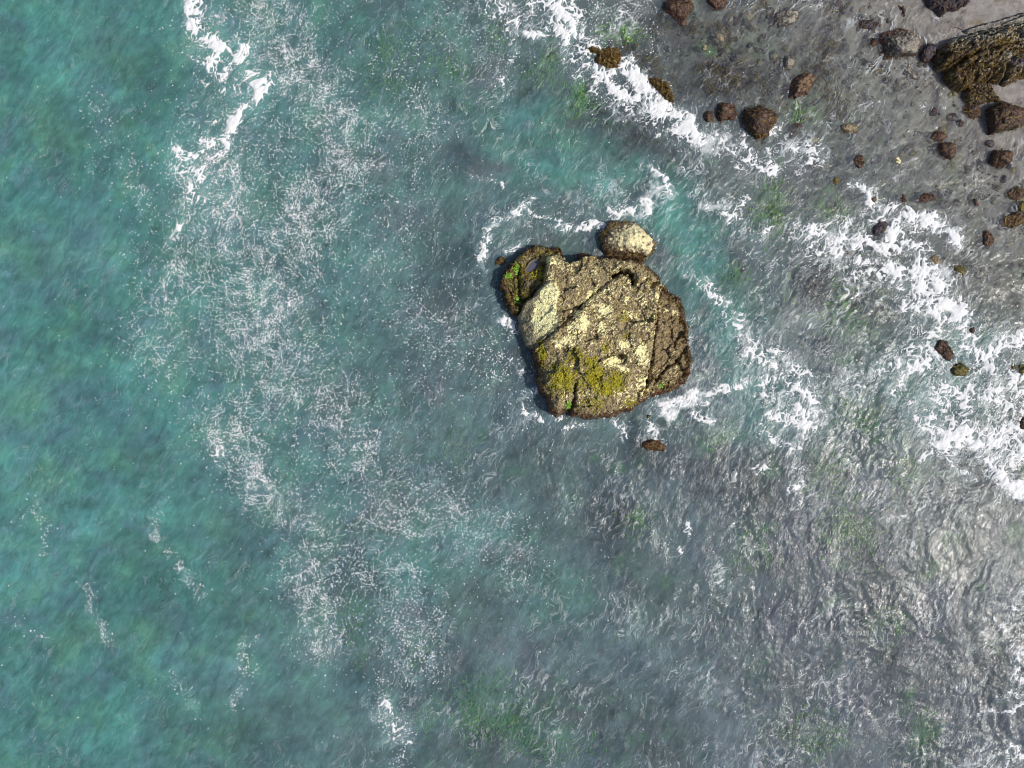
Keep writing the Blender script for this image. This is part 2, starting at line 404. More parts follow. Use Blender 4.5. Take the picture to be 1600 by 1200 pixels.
GREEN = [(600, 75, 34, 22, .9), (578, 150, 16, 30, .7), (615, 130, 20, 16, .6), (700, 100, 34, 34, .8), (705, 112, 14, 12, 1), (840, 105, 22, 26, .7),
         (862, 78, 22, 34, 1), (775, 60, 16, 26, .7), (690, 50, 24, 26, .7), (905, 150, 24, 26, 1), (720, 165, 20, 14, .8),
         (755, 180, 26, 18, .7), (940, 48, 14, 14, .9), (975, 52, 22, 12, .9), (1205, 330, 22, 40, 1), (1215, 352, 30, 18, .9),
         (1150, 430, 20, 14, .8), (1085, 388, 16, 26, .7), (1245, 180, 10, 8, 1), (1310, 390, 26, 22, .6), (1300, 335, 30, 20, .7),
         (1330, 480, 60, 50, .5), (1345, 655, 26, 30, .8), (1310, 625, 16, 16, .9), (1400, 620, 26, 30, .5), (1300, 740, 40, 40, .5),
         (1420, 740, 30, 30, .6), (1330, 830, 50, 40, .5), (1180, 860, 40, 36, .5), (750, 1120, 44, 40, 1), (800, 1140, 44, 30, .9),
         (780, 1080, 26, 20, .8), (860, 1180, 50, 24, .7), (540, 980, 24, 26, 1), (552, 1030, 14, 20, .7), (495, 845, 22, 30, .8),
         (475, 795, 20, 14, .8), (442, 745, 14, 14, 1), (655, 1025, 20, 20, .9), (660, 1140, 16, 30, .7), (630, 770, 24, 20, .6),
         (1250, 1150, 60, 30, .6), (1280, 1165, 30, 24, .9), (1450, 1155, 24, 30, .8), (1400, 980, 30, 20, .5), (1000, 820, 26, 20, .5),
         (1140, 680, 26, 18, .7), (1110, 700, 20, 16, .5), (310, 130, 40, 60, .3), (490, 340, 30, 26, .5), (530, 400, 24, 30, .5),
         (500, 520, 30, 30, .5), (570, 430, 20, 20, .4), (380, 230, 40, 40, .5), (430, 300, 30, 20, .6), (560, 240, 30, 30, .5),
         (280, 960, 90, 60, .45), (230, 880, 60, 40, .4), (400, 1040, 60, 50, .5), (300, 1130, 90, 40, .5), (700, 700, 40, 30, .4),
         (60, 120, 90, 80, .3), (150, 60, 60, 60, .4), (220, 180, 40, 60, .4), (1210, 300, 14, 14, .8), (1068, 655, 14, 10, .6)]
VIOLET = [(960, 220, 90, 50, 1), (1010, 190, 70, 40, 1), (1000, 720, 80, 50, .8), (1150, 760, 120, 90, .9), (1275, 450, 32, 50, 1),
          (1120, 570, 40, 60, .8), (800, 700, 120, 60, .6), (960, 830, 90, 60, .8), (860, 830, 80, 40, .6), (1350, 850, 160, 90, .6),
          (1250, 1010, 160, 60, .7), (900, 1080, 90, 60, .8), (1450, 1060, 160, 130, .7), (1220, 270, 80, 30, .7), (640, 560, 90, 60, .4),
          (700, 440, 60, 80, .7), (620, 330, 50, 60, .5), (560, 900, 70, 60, .5), (640, 1050, 70, 50, .6), (1150, 110, 90, 50, 1),
          (1080, 60, 70, 40, .9), (1000, 60, 60, 50, .7), (1100, 150, 70, 30, .9), (1000, 1150, 120, 60, .7), (740, 1170, 70, 30, .5),
          (900, 20, 30, 20, .5), (1500, 450, 80, 60, .5), (1550, 620, 60, 50, .6), (750, 240, 60, 30, .4)]
SANDY = [(860, 245, 70, 50, .9), (820, 200, 60, 40, .6), (1090, 390, 50, 60, .6), (1550, 60, 90, 60, 1), (150, 390, 60, 40, .7),
         (60, 330, 80, 60, .4), (40, 860, 60, 60, .6), (20, 650, 50, 120, .5), (1380, 130, 80, 40, .6), (1180, 60, 50, 26, .4), (1440, 250, 80, 30, .3)]
DARK = [(790, 480, 40, 60, 1), (700, 430, 60, 60, .7), (620, 480, 40, 60, .8), (560, 560, 50, 50, .6), (1500, 640, 60, 50, .5),  # first blob paints the stack's shadow into the bed; the rest are dark bottom
        (900, 190, 60, 40, .7), (1330, 590, 40, 30, .5), (1100, 700, 70, 60, .5), (1090, 160, 60, 24, .8), (1270, 830, 90, 30, .4)]

bx, by = axis(-34, 34, 0.16, 380), axis(-26, 26, 0.16, 380)
X, Y = np.meshgrid(bx, by)
U, V = 800 + X / SC, 600 - Y / SC
WU = U + 26 * fbm(X / 3.5, Y / 3.5, 3, 31); WV = V + 26 * fbm(X / 3.5, Y / 3.5, 3, 41)
bz = bed_height(U, V)
shore = sstep(430, 130, (U - 1600) * -0.75 + V * 0.66)
bz = bz + 0.18 * fbm(X / 1.6, Y / 1.6, 4, 3) * (1 - 0.75 * shore)
bg = np.clip(blobs(WU, WV, GREEN) ** 1.4 + 0.5 * sstep(0.2, 0.55, fbm(X / 2.2, Y / 2.2, 4, 5)) * (1 - shore), 0, 1)
bv = np.clip(blobs(WU, WV, VIOLET) + 0.7 * sstep(-0.1, 0.4, fbm(X / 4, Y / 4, 4, 8)) * (1 - shore) * sstep(300, 800, U), 0, 1)
bs = blobs(WU, WV, SANDY)
bd = np.clip(blobs(WU, WV, DARK) + 0.6 * sstep(0.15, 0.5, fbm(X / 2.8, Y / 2.8, 4, 77)), 0, 1)
c = np.zeros(X.shape + (3,), f32) + np.array([0.16, 0.17, 0.12], f32)
c = mixc(c, (0.27, 0.25, 0.235), shore)
c = mixc(c, (0.30, 0.265, 0.195), sstep(40, -60, (U - 1600) * -0.75 + V * 0.66 - 10 + 20 * fbm(X / 3, Y / 3, 3, 95)))
c = mixc(c, (0.10, 0.075, 0.09), bv * 0.9 * (1 - 0.5 * shore))
c = mixc(c, (0.05, 0.045, 0.055), bd * 0.75 * (1 - 0.6 * shore))
c = mixc(c, (0.34, 0.36, 0.29), bs * 0.75 * (1 - shore))
tan = sstep(0.25, 0.5, fbm(X / 1.1, Y / 1.1, 4, 91)) * sstep(900, 1050, U) * sstep(420, 250, V)
c = mixc(c, (0.20, 0.15, 0.07), tan * 0.7)
c = mixc(c, (0.12, 0.34, 0.04), bg * 0.9)
cob = sstep(0.05, 0.4, fbm(X / 0.9, Y / 0.9, 3, 97)) * sstep(850, 1000, U) * sstep(520, 380, V) * (bz < 0.0)
c = mixc(c, (0.045, 0.04, 0.055), cob * 0.6)
me = mesh_np("seabed", np.stack([X, Y, bz], -1).reshape(-1, 3), grid_faces(len(bx), len(by)), M_BED, c.reshape(-1, 3))
tag(link("seabed", me), kind="structure")

def bed_at(x, y):
    return bed_height(800 + x / SC, 600 - y / SC)

# ------------------------------------------------------------------ foam density along the surf lines
class Foam: pass
FO = Foam()
def foam_density(U, V, X, Y):
    """per surf group density (plan units), with ragged warped edges"""
    wu = U + 20 * fbm(X / 1.6, Y / 1.6, 4, 101, .6); wv = V + 20 * fbm(X / 1.6, Y / 1.6, 4, 111, .6)
    out = []
    for name, strokes in FOAM_GROUPS:
        d = np.zeros(U.shape, f32)
        for (w, a, pts) in strokes:
            if len(pts) == 1: pts = [pts[0], (pts[0][0] + 0.5, pts[0][1])]
            P = np.array(pts); pad = w * 2.5 + 30
            m = (U > P[:, 0].min() - pad) & (U < P[:, 0].max() + pad) & (V > P[:, 1].min() - pad) & (V < P[:, 1].max() + pad)
            if not m.any(): continue
            dd = seg_dist(wu[m], wv[m], pts)
            d[m] = np.maximum(d[m], a * (1 - sstep(0.05 * w, 2.1 * w, dd)))
        out.append(d)
    return np.stack(out)

def worley_edge(x, y, seed):
    """distance between nearest and second nearest cell point: zero on the cell walls"""
    x0 = np.floor(x); y0 = np.floor(y)
    f1 = np.full(x.shape, 9.0, f32); f2 = np.full(x.shape, 9.0, f32)
    for dx in (-1, 0, 1):
        for dy in (-1, 0, 1):
            cx = x0 + dx; cy = y0 + dy
            h = _hash(cx.astype(np.int64), cy.astype(np.int64), np.uint32(0), seed)
            px = cx + (h & np.uint32(1023)).astype(f32) / 1023; py = cy + ((h >> np.uint32(10)) & np.uint32(1023)).astype(f32) / 1023
            dd = np.hypot(x - px, y - py)
            n = dd < f1
            f2 = np.where(n, f1, np.minimum(f2, dd)); f1 = np.where(n, dd, f1)
    return f2 - f1

def foam_field(D, X, Y):
    """lacy foam: positive where foam lies; cell walls thicken with density"""
    out = np.full(D.shape, -1, f32)
    m = D > 0.04
    d, x, y = D[m], X[m], Y[m]
    w1 = fbm(x / 1.5, y / 1.5, 3, 201); w2 = fbm(x / 1.5, y / 1.5, 3, 211)
    v1 = fbm(x / 0.45, y / 0.45, 2, 203); v2 = fbm(x / 0.45, y / 0.45, 2, 213)
    wx = x + 0.75 * w1 + 0.20 * v1; wy = y + 0.75 * w2 + 0.20 * v2
    s = 0.55 * wx + 0.83 * wy; t = 0.83 * wx - 0.55 * wy
    e1 = worley_edge(s / 0.95, t / 0.62, 221)
    e2 = worley_edge(s / 0.42, t / 0.27, 231) * 0.9
    blot = fbm(x / 1.2, y / 1.2, 4, 241, .6)
    dm = np.clip(0.90 * d * (1 + 0.9 * blot) + 0.12 * blot, 0, 1.5)
    th = 0.022 + 0.42 * dm ** 2.7
    out[m] = np.maximum(th - e1, 0.90 * th - e2) - 0.16 * (1 - sstep(0.08, 0.36, dm)) + 0.05 * v1
    return out

# ------------------------------------------------------------------ water surface
WSTEP = 66.4 / 781
wxs, wys = axis(-33.2, 33.2, WSTEP, 380), axis(-25.2, 25.2, WSTEP, 380)
X, Y = np.meshgrid(wxs, wys)
U, V = 800 + X / SC, 600 - Y / SC

def rough_map(U, V):
    a = 0.6 + 0.8 * sstep(350, 800, U) + 0.45 * sstep(800, 1450, U) * sstep(250, 650, V) + 0.3 * sstep(1000, 1300, U)
    a = a * (1 - 0.20 * sstep(260, 120, (U - 1600) * -0.75 + V * 0.66))
    return a
def wave_height(X, Y):
    U, V = 800 + X / SC, 600 - Y / SC
    wx = X + 2.4 * fbm(X / 6, Y / 6, 3, 301); wy = Y + 2.4 * fbm(X / 6, Y / 6, 3, 305)
    vx = wx + 0.35 * fbm(X / 1.3, Y / 1.3, 2, 307); vy = wy + 0.35 * fbm(X / 1.3, Y / 1.3, 2, 309)
    s = 0.55 * wx + 0.83 * wy; t = 0.83 * wx - 0.55 * wy
    s2 = 0.40 * vx + 0.92 * vy; t2 = 0.92 * vx - 0.40 * vy
    s3 = 0.75 * vx + 0.66 * vy; t3 = 0.66 * vx - 0.75 * vy
    a = rough_map(U, V)
    patch = 0.22 + 1.1 * sstep(-0.35, 0.4, fbm(X / 4, Y / 4, 4, 333, .6))
    h = 0.06 * perlin(s / 9, t / 4, 311)
    h = h + 0.040 * a * fbm(s / 2.6, t / 1.5, 2, 315)
    h = h + 0.014 * a * patch * (ridged(s2 / 0.95, t2 / 0.55, 2, 321) - 0.6) + 0.020 * a * patch * fbm(s2 / 0.8, t2 / 0.5, 3, 325, .55)
    h = h + 0.011 * a * patch * perlin(s3 / 0.42, t3 / 0.30, 323)
    h = h + 0.006 * a * patch * perlin(vx / 0.22, vy / 0.22, 327)
    fade = sstep(120, 40, np.maximum(np.abs(X), np.abs(Y)))
    return h * fade
wz = wave_height(X, Y)
inner = (np.abs(X) < 34) & (np.abs(Y) < 26)

depth = np.clip(-bed_height(U, V), 0, 6)
WU = U + 30 * fbm(X / 4, Y / 4, 3, 351); WV = V + 30 * fbm(X / 4, Y / 4, 3, 355)
MILK = [(870, 240, 90, 50, .45), (830, 195, 60, 40, .3), (960, 275, 60, 30, .35), (1090, 400, 50, 90, .35), (1050, 330, 50, 50, .4), (1140, 500, 45, 50, .3), (1190, 620, 60, 60, .25),
        (150, 390, 60, 50, .25), (20, 880, 60, 60, .25), (860, 930, 60, 50, .2), (640, 880, 60, 60, .2), (750, 850, 90, 50, .2), (1470, 600, 110, 90, .2), (30, 660, 50, 130, .2), (300, 660, 60, 60, .12)]
milk = blobs(WU, WV, MILK)
n_a = fbm(X / 5, Y / 5, 4, 361); n_b = fbm(X / 2.2, Y / 2.2, 5, 371, .6); n_c = fbm(X / 0.9, Y / 0.6, 3, 375)
kx_ = sstep(200, 950, WU + 0.2 * (WV - 600))
turb = 0.84 - 0.36 * kx_
turb = turb * (1 - np.exp(-(depth + 0.02) / 0.55)) + milk
turb = np.clip(turb + 0.16 * n_a + 0.14 * n_b + 0.06 * n_c - 0.26 * np.clip(blobs(WU, WV, GREEN), 0, 1) ** 2.5 - 0.22 * np.clip(blobs(WU, WV, VIOLET), 0, 1), 0.02, 0.95) * sstep(-0.05, 0.25, depth)
k = kx_ * (1 - 0.9 * np.clip(milk * 3, 0, 1))
c = np.zeros(X.shape + (3,), f32) + np.array([0.070, 0.196, 0.186], f32)
c = mixc(c, (0.145, 0.215, 0.25), k)
c = mixc(c, (0.185, 0.205, 0.262), sstep(900, 1300, WU) * sstep(500, 900, WV))  # lower right: lavender-grey sky sheen painted into the body colour
c = mixc(c, (0.31, 0.30, 0.305), sstep(0.9, 0.1, depth) * k)
c = mixc(c, (0.10, 0.275, 0.255), np.clip(milk * 2.2, 0, 1))
c = mixc(c, (0.085, 0.235, 0.145), sstep(-0.05, 0.5, n_b) * 0.5 * (1 - k * 0.6))
c = mixc(c, (0.105, 0.185, 0.245), sstep(-0.05, 0.5, -n_b + .3 * n_c) * 0.45)
c = mixc(c, (0.15, 0.165, 0.20), sstep(0.05, 0.45, fbm(X / 3.1, Y / 3.1, 4, 377)) * 0.6 * sstep(250, 800, U))
lf = fbm(X / 4.5, Y / 3.5, 4, 383); lf2 = fbm(X / 6, Y / 5, 3, 387)
c = mixc(c, (0.085, 0.20, 0.125), sstep(0.0, 0.45, lf) * 0.38 * (1 - k))
c = mixc(c, (0.075, 0.15, 0.19), sstep(0.0, 0.45, lf2) * 0.42 * (1 - k))
c = mixc(c, (0.085, 0.30, 0.27), sstep(0.02, 0.4, -lf) * 0.35 * (1 - k))
c = 1.08 * c * (1 + 0.20 * (n_a + n_b) + 0.16 * n_c)[..., None]

D = np.zeros(X.shape, f32)
Dg = foam_density(U[:, 12:-12][12:-12], V[:, 12:-12][12:-12], X[:, 12:-12][12:-12], Y[:, 12:-12][12:-12])
D[12:-12, 12:-12] = Dg.max(0)
aer = np.clip(D, 0, 1)
c = mixc(c, (0.24, 0.36, 0.36), aer * 0.40)
turb = np.clip(turb + 0.25 * aer, 0, 0.95)
# faint film streaks: spent foam, plus painted glint streaks towards the right
def fleck_density(U, V, X, Y):
    wu = U + 45 * fbm(X / 3.5, Y / 3.5, 4, 401, .6); wv = V + 45 * fbm(X / 3.5, Y / 3.5, 4, 411, .6)
    d = np.zeros(U.shape, f32)
    for (w, a, pts) in FLECKS:
        dd = seg_dist(wu, wv, pts)
        d = np.maximum(d, a * np.exp(-(dd / w) ** 2))
    sw = ridged(wu / 70, wv / 90, 3, 421)
    return d * (0.7 + 0.5 * sstep(0.45, 0.85, sw))
fd = fleck_density(U, V, X, Y) * inner
sx = X + 0.9 * fbm(X / 2.4, Y / 2.4, 3, 431); sy = Y + 0.9 * fbm(X / 2.4, Y / 2.4, 3, 441)
wisp = ridged(sx / 1.1, sy / 0.8, 3, 451)
s = 0.5 * sx + 0.86 * sy; t = 0.86 * sx - 0.5 * sy
wisp2 = ridged(s / 1.1, t / 0.34, 2, 461)
midn = sstep(-0.25, 0.45, fbm(X / 4.5, Y / 4.5, 4, 471, .6))
film = 0.20 * fd * wisp + 0.50 * wisp2 * midn * sstep(450, 1000, U) * (1 - .4 * sstep(1.0, .1, depth)) + 0.34 * midn * wisp * (1 - 0.75 * np.clip(fd, 0, 1)) + 0.60 * aer * wisp + 0.02
film = film * inner
FO.fd = fd
c = mixc(c, (0.17, 0.24, 0.255), np.clip(fd, 0, 1) * 0.30)
turb = np.clip(turb + 0.12 * np.clip(fd, 0, 1), 0, 0.95)
rip = rough_map(U, V) * (0.55 + 0.6 * sstep(-0.4, 0.4, fbm(X / 5, Y / 5, 3, 333)))
wsp = ((0.12 + 0.27 * sstep(350, 850, U) + 0.12 * sstep(900, 1300, U)) * (0.25 + 1.3 * midn) + 0.7 * aer) * (1 - 0.6 * np.clip(fd, 0, 1))  # strength of the foam threads and painted glint streaks
wsp = np.clip(wsp, 0, 0.85) * inner
me = mesh_np("sea_water", np.stack([X, Y, wz], -1).reshape(-1, 3), grid_faces(len(wxs), len(wys)), M_WATER, c.reshape(-1, 3),
             {"turbidity": turb, "film": film, "ripple": rip, "wisp": wsp, "tint": np.clip(depth / 1.2, 0, 1)})
tag(link("sea_water", me), kind="structure")
W_XS, W_YS, W_Z = wxs, wys, wz

def bilin(x, y, A):
    i = np.clip((x + 33.2) / WSTEP + 12, 0, len(W_XS) - 2); j = np.clip((y + 25.2) / WSTEP + 12, 0, len(W_YS) - 2)
    i0 = i.astype(int); j0 = j.astype(int); fi = i - i0; fj = j - j0
    return ((A[j0, i0] * (1 - fi) + A[j0, i0 + 1] * fi) * (1 - fj) + (A[j0 + 1, i0] * (1 - fi) + A[j0 + 1, i0 + 1] * fi) * fj)

# ------------------------------------------------------------------ seaweed straps and tufts
def blades(name, P, Dr, Up, L, Wd, cols, mat, parent=None, lift=0.25, segs=3, sway=0.5):
    """n tapered straps starting at P, running along Dr, arching along Up"""
    n = len(P)
    if n == 0: return None
    Dr = Dr / (np.linalg.norm(Dr, axis=1, keepdims=True) + 1e-9)
    Sd = np.cross(Dr, Up); Sd /= (np.linalg.norm(Sd, axis=1, keepdims=True) + 1e-9)
    bend = rng.uniform(-sway, sway, (n, 1))
    V_ = []
    for k in range(segs + 1):
        t = k / segs
        c0 = P + Dr * (L * t)[:, None] + Up * (L * lift * math.sin(math.pi * min(t * 0.9 + 0.05, 1)))[:, None] + Sd * (L[:, None] * bend * t * t)
        w = (Wd * (0.6 + 0.9 * t) * (1.0 if k < segs else 0.35))[:, None]
        tilt = Up * (Wd * 0.35)[:, None]
        V_.append(c0 - Sd * w * 0.5 + tilt); V_.append(c0 + Sd * w * 0.5)
    Vt = np.stack(V_, 1)
    m = 2 * (segs + 1)
    q = np.array([[2 * k, 2 * k + 1, 2 * k + 3, 2 * k + 2] for k in range(segs)])
    F = (np.arange(n)[:, None, None] * m + q[None]).reshape(-1, 4)
    C = np.repeat(cols[:, None, :], m, 1) * np.linspace(0.8, 1.25, m)[None, :, None]
    o = link(name, mesh_np(name, Vt.reshape(-1, 3), F, mat, C.reshape(-1, 3)), parent)
    o["kind"] = "stuff"
    return o

def weed_colours(n, kind):
    pal = {"dark": [(.085, .040, .020), (.045, .022, .014), (.12, .058, .024), (.17, .095, .03)],
           "gold": [(.17, .105, .02), (.11, .062, .018), (.22, .15, .03), (.06, .032, .015)],
           "olive": [(.15, .135, .02), (.09, .075, .02), (.20, .17, .03), (.06, .045, .016)],
           "rust": [(.16, .055, .02), (.09, .03, .015), (.22, .10, .03), (.055, .025, .015)],
           "green": [(.18, .38, .04), (.14, .33, .04), (.28, .44, .05)]}[kind]
    c = np.array(pal, f32)[rng.integers(0, len(pal), n)]
    return c * rng.uniform(0.7, 1.35, (n, 1)).astype(f32)

# ------------------------------------------------------------------ boulders
import bmesh
_ico = {}
def ico(sub):
    if sub not in _ico:
        bm = bmesh.new(); bmesh.ops.create_icosphere(bm, subdivisions=sub, radius=1)
        v = np.array([p.co[:] for p in bm.verts], f32); f = np.array([[p.index for p in q.verts] for q in bm.faces], np.int32)
        bm.free(); _ico[sub] = (v / np.linalg.norm(v, axis=1, keepdims=True), f)
    return _ico[sub]

ROCK_PAL = {  # (body, second, top crust, crust amount)
    "dark": ((.080, .041, .025), (.036, .021, .017), (.25, .165, .09), .34),
    "purple": ((.060, .045, .055), (.030, .024, .030), (.20, .17, .16), .25),
    "gold": ((.105, .062, .020), (.045, .026, .014), (.20, .14, .05), .35),
    "olive": ((.13, .11, .022), (.055, .040, .016), (.24, .20, .06), .4),
    "cream": ((.20, .145, .085), (.08, .055, .038), (.80, .72, .42), .9),
    "grey": ((.13, .115, .095), (.05, .042, .04), (.34, .31, .25), .6),
    "tan": ((.17, .13, .075), (.07, .05, .035), (.33, .27, .17), .6),
}
def boulder(u, v, ru, rv, ang, kind, label, hf=0.75, top=None, weed=None, ncut=7, seed=0, group=None, cat="boulder", crust=None, dens=1.0):
    r0 = np.random.default_rng(seed + int(u * 7 + v * 13) % 100003)
    size = max(ru, rv) * SC
    sub = 6 if size > 1.0 else (5 if size > 0.5 else 4)
    dirs, F = ico(sub)
    rad = 1.0 + 0.20 * perlin3(dirs * 1.4 + r0.uniform(0, 50, 3), 1) + 0.10 * perlin3(dirs * 3.1 + r0.uniform(0, 50, 3), 2)
    for _ in range(ncut):
        nrm = r0.normal(size=3); nrm[2] = abs(nrm[2]) * 0.9; nrm /= np.linalg.norm(nrm)
        off = r0.uniform(0.62, 0.95)
        dt = dirs @ nrm.astype(f32)
        cutr = np.where(dt > 0.15, off / np.maximum(dt, 0.15), 9)
        rad = np.minimum(rad, cutr) * 0.96 + rad * 0.04
    q = r0.uniform(0, 60, 3)
    sz = np.array([ru * SC, rv * SC, max(min(ru, rv) * SC * hf, 0.12)], f32)
    hi = perlin3(dirs * sz * 2.2 + q, 3); h2 = perlin3(dirs * sz * 5.5 + q, 4); h3 = perlin3(dirs * sz * 12 + q, 5)
    crack = 1 - np.abs(perlin3(dirs * sz * 3.0 + q + 9, 6)) * 3
    rad = rad / np.percentile(rad[np.abs(dirs[:, 2]) < .3], 70)
    P = dirs * rad[:, None] * sz
    P += dirs * (0.09 * hi + 0.065 * h2 + 0.045 * h3 - 0.05 * np.clip(crack, 0, 1))[:, None] * min(1.0, size / 0.8)
    a = R(ang); ca, sa = math.cos(a), math.sin(a)
    P = np.stack([P[:, 0] * ca - P[:, 1] * sa, P[:, 0] * sa + P[:, 1] * ca, P[:, 2]], 1)
    zc = 0.0 if top is None else top - P[:, 2].max()
    x, y = plan(u, v, 0.35 * sz[2])
    gz = float(bed_at(np.array(x), np.array(y)))
    if gz > -0.02 and top is None: zc = gz + 0.1
    P[:, 2] += zc
    N_ = dirs.copy()
    body, sec, crs, amt = ROCK_PAL[kind]
    if crust is not None: amt = crust
    C = mixc(np.zeros(P.shape, f32) + np.array(body, f32), sec, sstep(-0.15, 0.3, hi * 0.6 + h2))
    up = (P[:, 2] - zc) / (P[:, 2].max() - zc)
    sidey = (P[:, 0] * 0.6 + P[:, 1] * 0.1) / size      # crust is heavier towards the right
    nz = perlin3(P * 4.5 + q, 7) + 0.7 * perlin3(P * 10 + q, 8)
    cm = sstep(0.10, 0.28, amt * (up - 0.30 + 0.35 * sidey) * 1.1 + 0.50 * nz - 0.16 * (1 - amt))
    C = mixc(C, crs, cm * min(1, amt + .25))
    C = C * (1 + 0.35 * h3)[:, None]
    wet = np.clip(1 - cm * 0.7 - 0.4 * amt * up, 0.1, 1)
    root = bpy.data.objects.new(cat if cat != "rock" else "rock", None); COL.objects.link(root)
    root.location = (x, y, 0)
    tag(root, label, cat, group)
    body_o = link("rock_body", mesh_np("rock_body", P, F, M_STONE, C, {"wet": wet}), root)
    if weed:
        Z = P[F].mean(1); fn = np.cross(P[F[:, 1]] - P[F[:, 0]], P[F[:, 2]] - P[F[:, 0]])
        ar = np.linalg.norm(fn, axis=1); fn = fn / (ar[:, None] + 1e-9)
        lim = 0.9 if amt < 0.5 else 0.5
        upf = (Z[:, 2] - zc) / (P[:, 2].max() - zc)
        wpt = ar * (Z[:, 2] > -0.12) * (upf < lim) * (fn[:, 2] > -0.1) * (1.3 - upf)
        if wpt.sum() > 0:
            n = int(np.clip(dens * 75 * ru * rv * SC * SC * 3.14, 14, 900))
            pick = r0.choice(len(F), n, p=wpt / wpt.sum())
            Pp = Z[pick]; Up = fn[pick]
            down = np.stack([Up[:, 0], Up[:, 1], -0.55 * np.ones(n)], 1) + r0.normal(0, 0.45, (n, 3))
            down -= Up * (down * Up).sum(1, keepdims=True)
            L = (r0.uniform(0.10, 0.30, n) * min(1.0, 0.45 + size * 0.6)).astype(f32)
            blades("seaweed", Pp.astype(f32), down.astype(f32), Up.astype(f32), L, r0.uniform(.03, .07, n).astype(f32), weed_colours(n, weed), M_WEED, root, 0.16)
    return root

# ------------------------------------------------------------------ rocks built as carved height fields
def field_rock(root, outline, step, zref, hfun, cfun, regions, warp=2.5, seed=0, floor=-0.7):
    P0 = np.array(outline)
    us = np.arange(P0[:, 0].min() - 14, P0[:, 0].max() + 14, step, dtype=f32)
    vs = np.arange(P0[:, 1].min() - 14, P0[:, 1].max() + 14, step, dtype=f32)
    Ug, Vg = np.meshgrid(us, vs)
    uw = Ug + warp * fbm(Ug / 11, Vg / 11, 3, seed + 1) * 2; vw = Vg + warp * fbm(Ug / 11, Vg / 11, 3, seed + 5) * 2
    d = poly_sd(uw, vw, outline)
    h = hfun(Ug, Vg, d)
    col, wet = cfun(Ug, Vg, d, h)
    k = SC * (ALT - zref) / ALT
    x = (Ug - 800) * k; y = (600 - Vg) * k
    ox, oy = root.location[0], root.location[1]
    # slight sideways push so that faces are not pure height steps
    P = np.stack([x - ox + 0.05 * fbm(Ug / 4, Vg / 4, 2, seed + 9), y - oy + 0.05 * fbm(Ug / 4, Vg / 4, 2, seed + 11), h], -1).reshape(-1, 3)
    keep = (h > floor).ravel()
    F = grid_faces(len(us), len(vs), keep)[:, ::-1]
    lab = regions(Ug, Vg, d).ravel()
    fl = lab[F[:, 0]]
    objs = {}
    for key in np.unique(fl):
        name, label = REG_NAMES[key]
        f = F[fl == key]
        vv, ff, cc, ww = compact(P, f, col.reshape(-1, 3), wet.ravel())
        o = link(name, mesh_np(name, vv, ff, M_ROCK, cc, {"wet": ww}), root)
        if label: o["label"] = label
        objs[name] = o
    gy, gx = np.gradient(h, step * SC)
    nrm = np.stack([-gx, gy, np.ones_like(h)], -1); nrm /= np.linalg.norm(nrm, axis=-1, keepdims=True)
    return objs, Ug, Vg, d, h, P.reshape(h.shape + (3,)), nrm

def strew(root, name, P, nrm, prob, n, kind, mat, L=(.1, .3), Wd=(.03, .07), lift=.2, down=0.6):
    p = np.clip(prob, 0, None).ravel()
    if p.sum() <= 0: return
    pick = rng.choice(p.size, n, p=p / p.sum())
    Pp = P.reshape(-1, 3)[pick]; Up = nrm.reshape(-1, 3)[pick]
    dr = np.stack([Up[:, 0], Up[:, 1], -down * np.ones(n)], 1) + rng.normal(0, .5, (n, 3))
    dr -= Up * (dr * Up).sum(1, keepdims=True)
    return blades(name, Pp.astype(f32), dr.astype(f32), Up.astype(f32), rng.uniform(*L, n).astype(f32), rng.uniform(*Wd, n).astype(f32),
                  weed_colours(n, kind), mat, root, lift)

def facets(U, V, cell, seed, warp=6.0):
    """broken planes: every cell its own tilt and level"""
    u = (U + warp * fbm(U / 14, V / 14, 3, seed)) / cell; v = (V + warp * fbm(U / 14, V / 14, 3, seed + 4)) / cell
    u0 = np.floor(u); v0 = np.floor(v)
    best = np.full(u.shape, 9.0, f32); out = np.zeros(u.shape, f32)
    for dx in (-1, 0, 1):
        for dy in (-1, 0, 1):
            cx, cy = u0 + dx, v0 + dy
            h = _hash(cx.astype(np.int64), cy.astype(np.int64), np.uint32(0), seed + 9)
            r_ = [((h >> np.uint32(k)) & np.uint32(255)).astype(f32) / 255 for k in (0, 6, 12, 18, 23)]
            px, py = cx + r_[0], cy + r_[1]
            dd = np.hypot(u - px, v - py)
            n = dd < best
            val = (r_[2] - .5) * 1.1 * (u - px) + (r_[3] - .5) * 1.1 * (v - py) + (r_[4] - .5) * .9
            out = np.where(n, val, out); best = np.where(n, dd, best)
    return out

ZQ = lambda pts: [(740 + a / 3.0, 300 + b / 3.0) for a, b in pts]
STACK = ZQ([(128, 400), (150, 360), (190, 315), (240, 262), (300, 232), (345, 248), (405, 250), (422, 262), (500, 252), (560, 268), (600, 285), (655, 292), (740, 298),
            (810, 318), (855, 362), (890, 395), (925, 450), (985, 490), (1005, 540), (1012, 590), (1030, 630), (1026, 700), (1036, 790), (1030, 850), (1012, 895), (960, 925),
            (900, 945), (835, 957), (800, 985), (760, 1020), (690, 1045), (600, 1062), (540, 1064), (470, 1050), (445, 1030), (400, 1046), (360, 1036), (345, 975),
            (310, 920), (300, 880), (305, 830), (280, 770), (272, 735), (240, 715), (228, 670), (215, 620), (205, 575), (170, 552), (150, 520), (142, 470), (122, 440)])
KNOB = ZQ([(60, 200), (420, 200), (395, 280), (350, 300), (340, 360), (330, 410), (290, 470), (235, 520), (205, 575), (100, 600)])
SLAB = ZQ([(208, 575), (250, 520), (300, 470), (345, 425), (385, 420), (400, 470), (385, 540), (398, 620), (360, 670), (300, 715), (255, 745), (180, 760), (180, 600)])
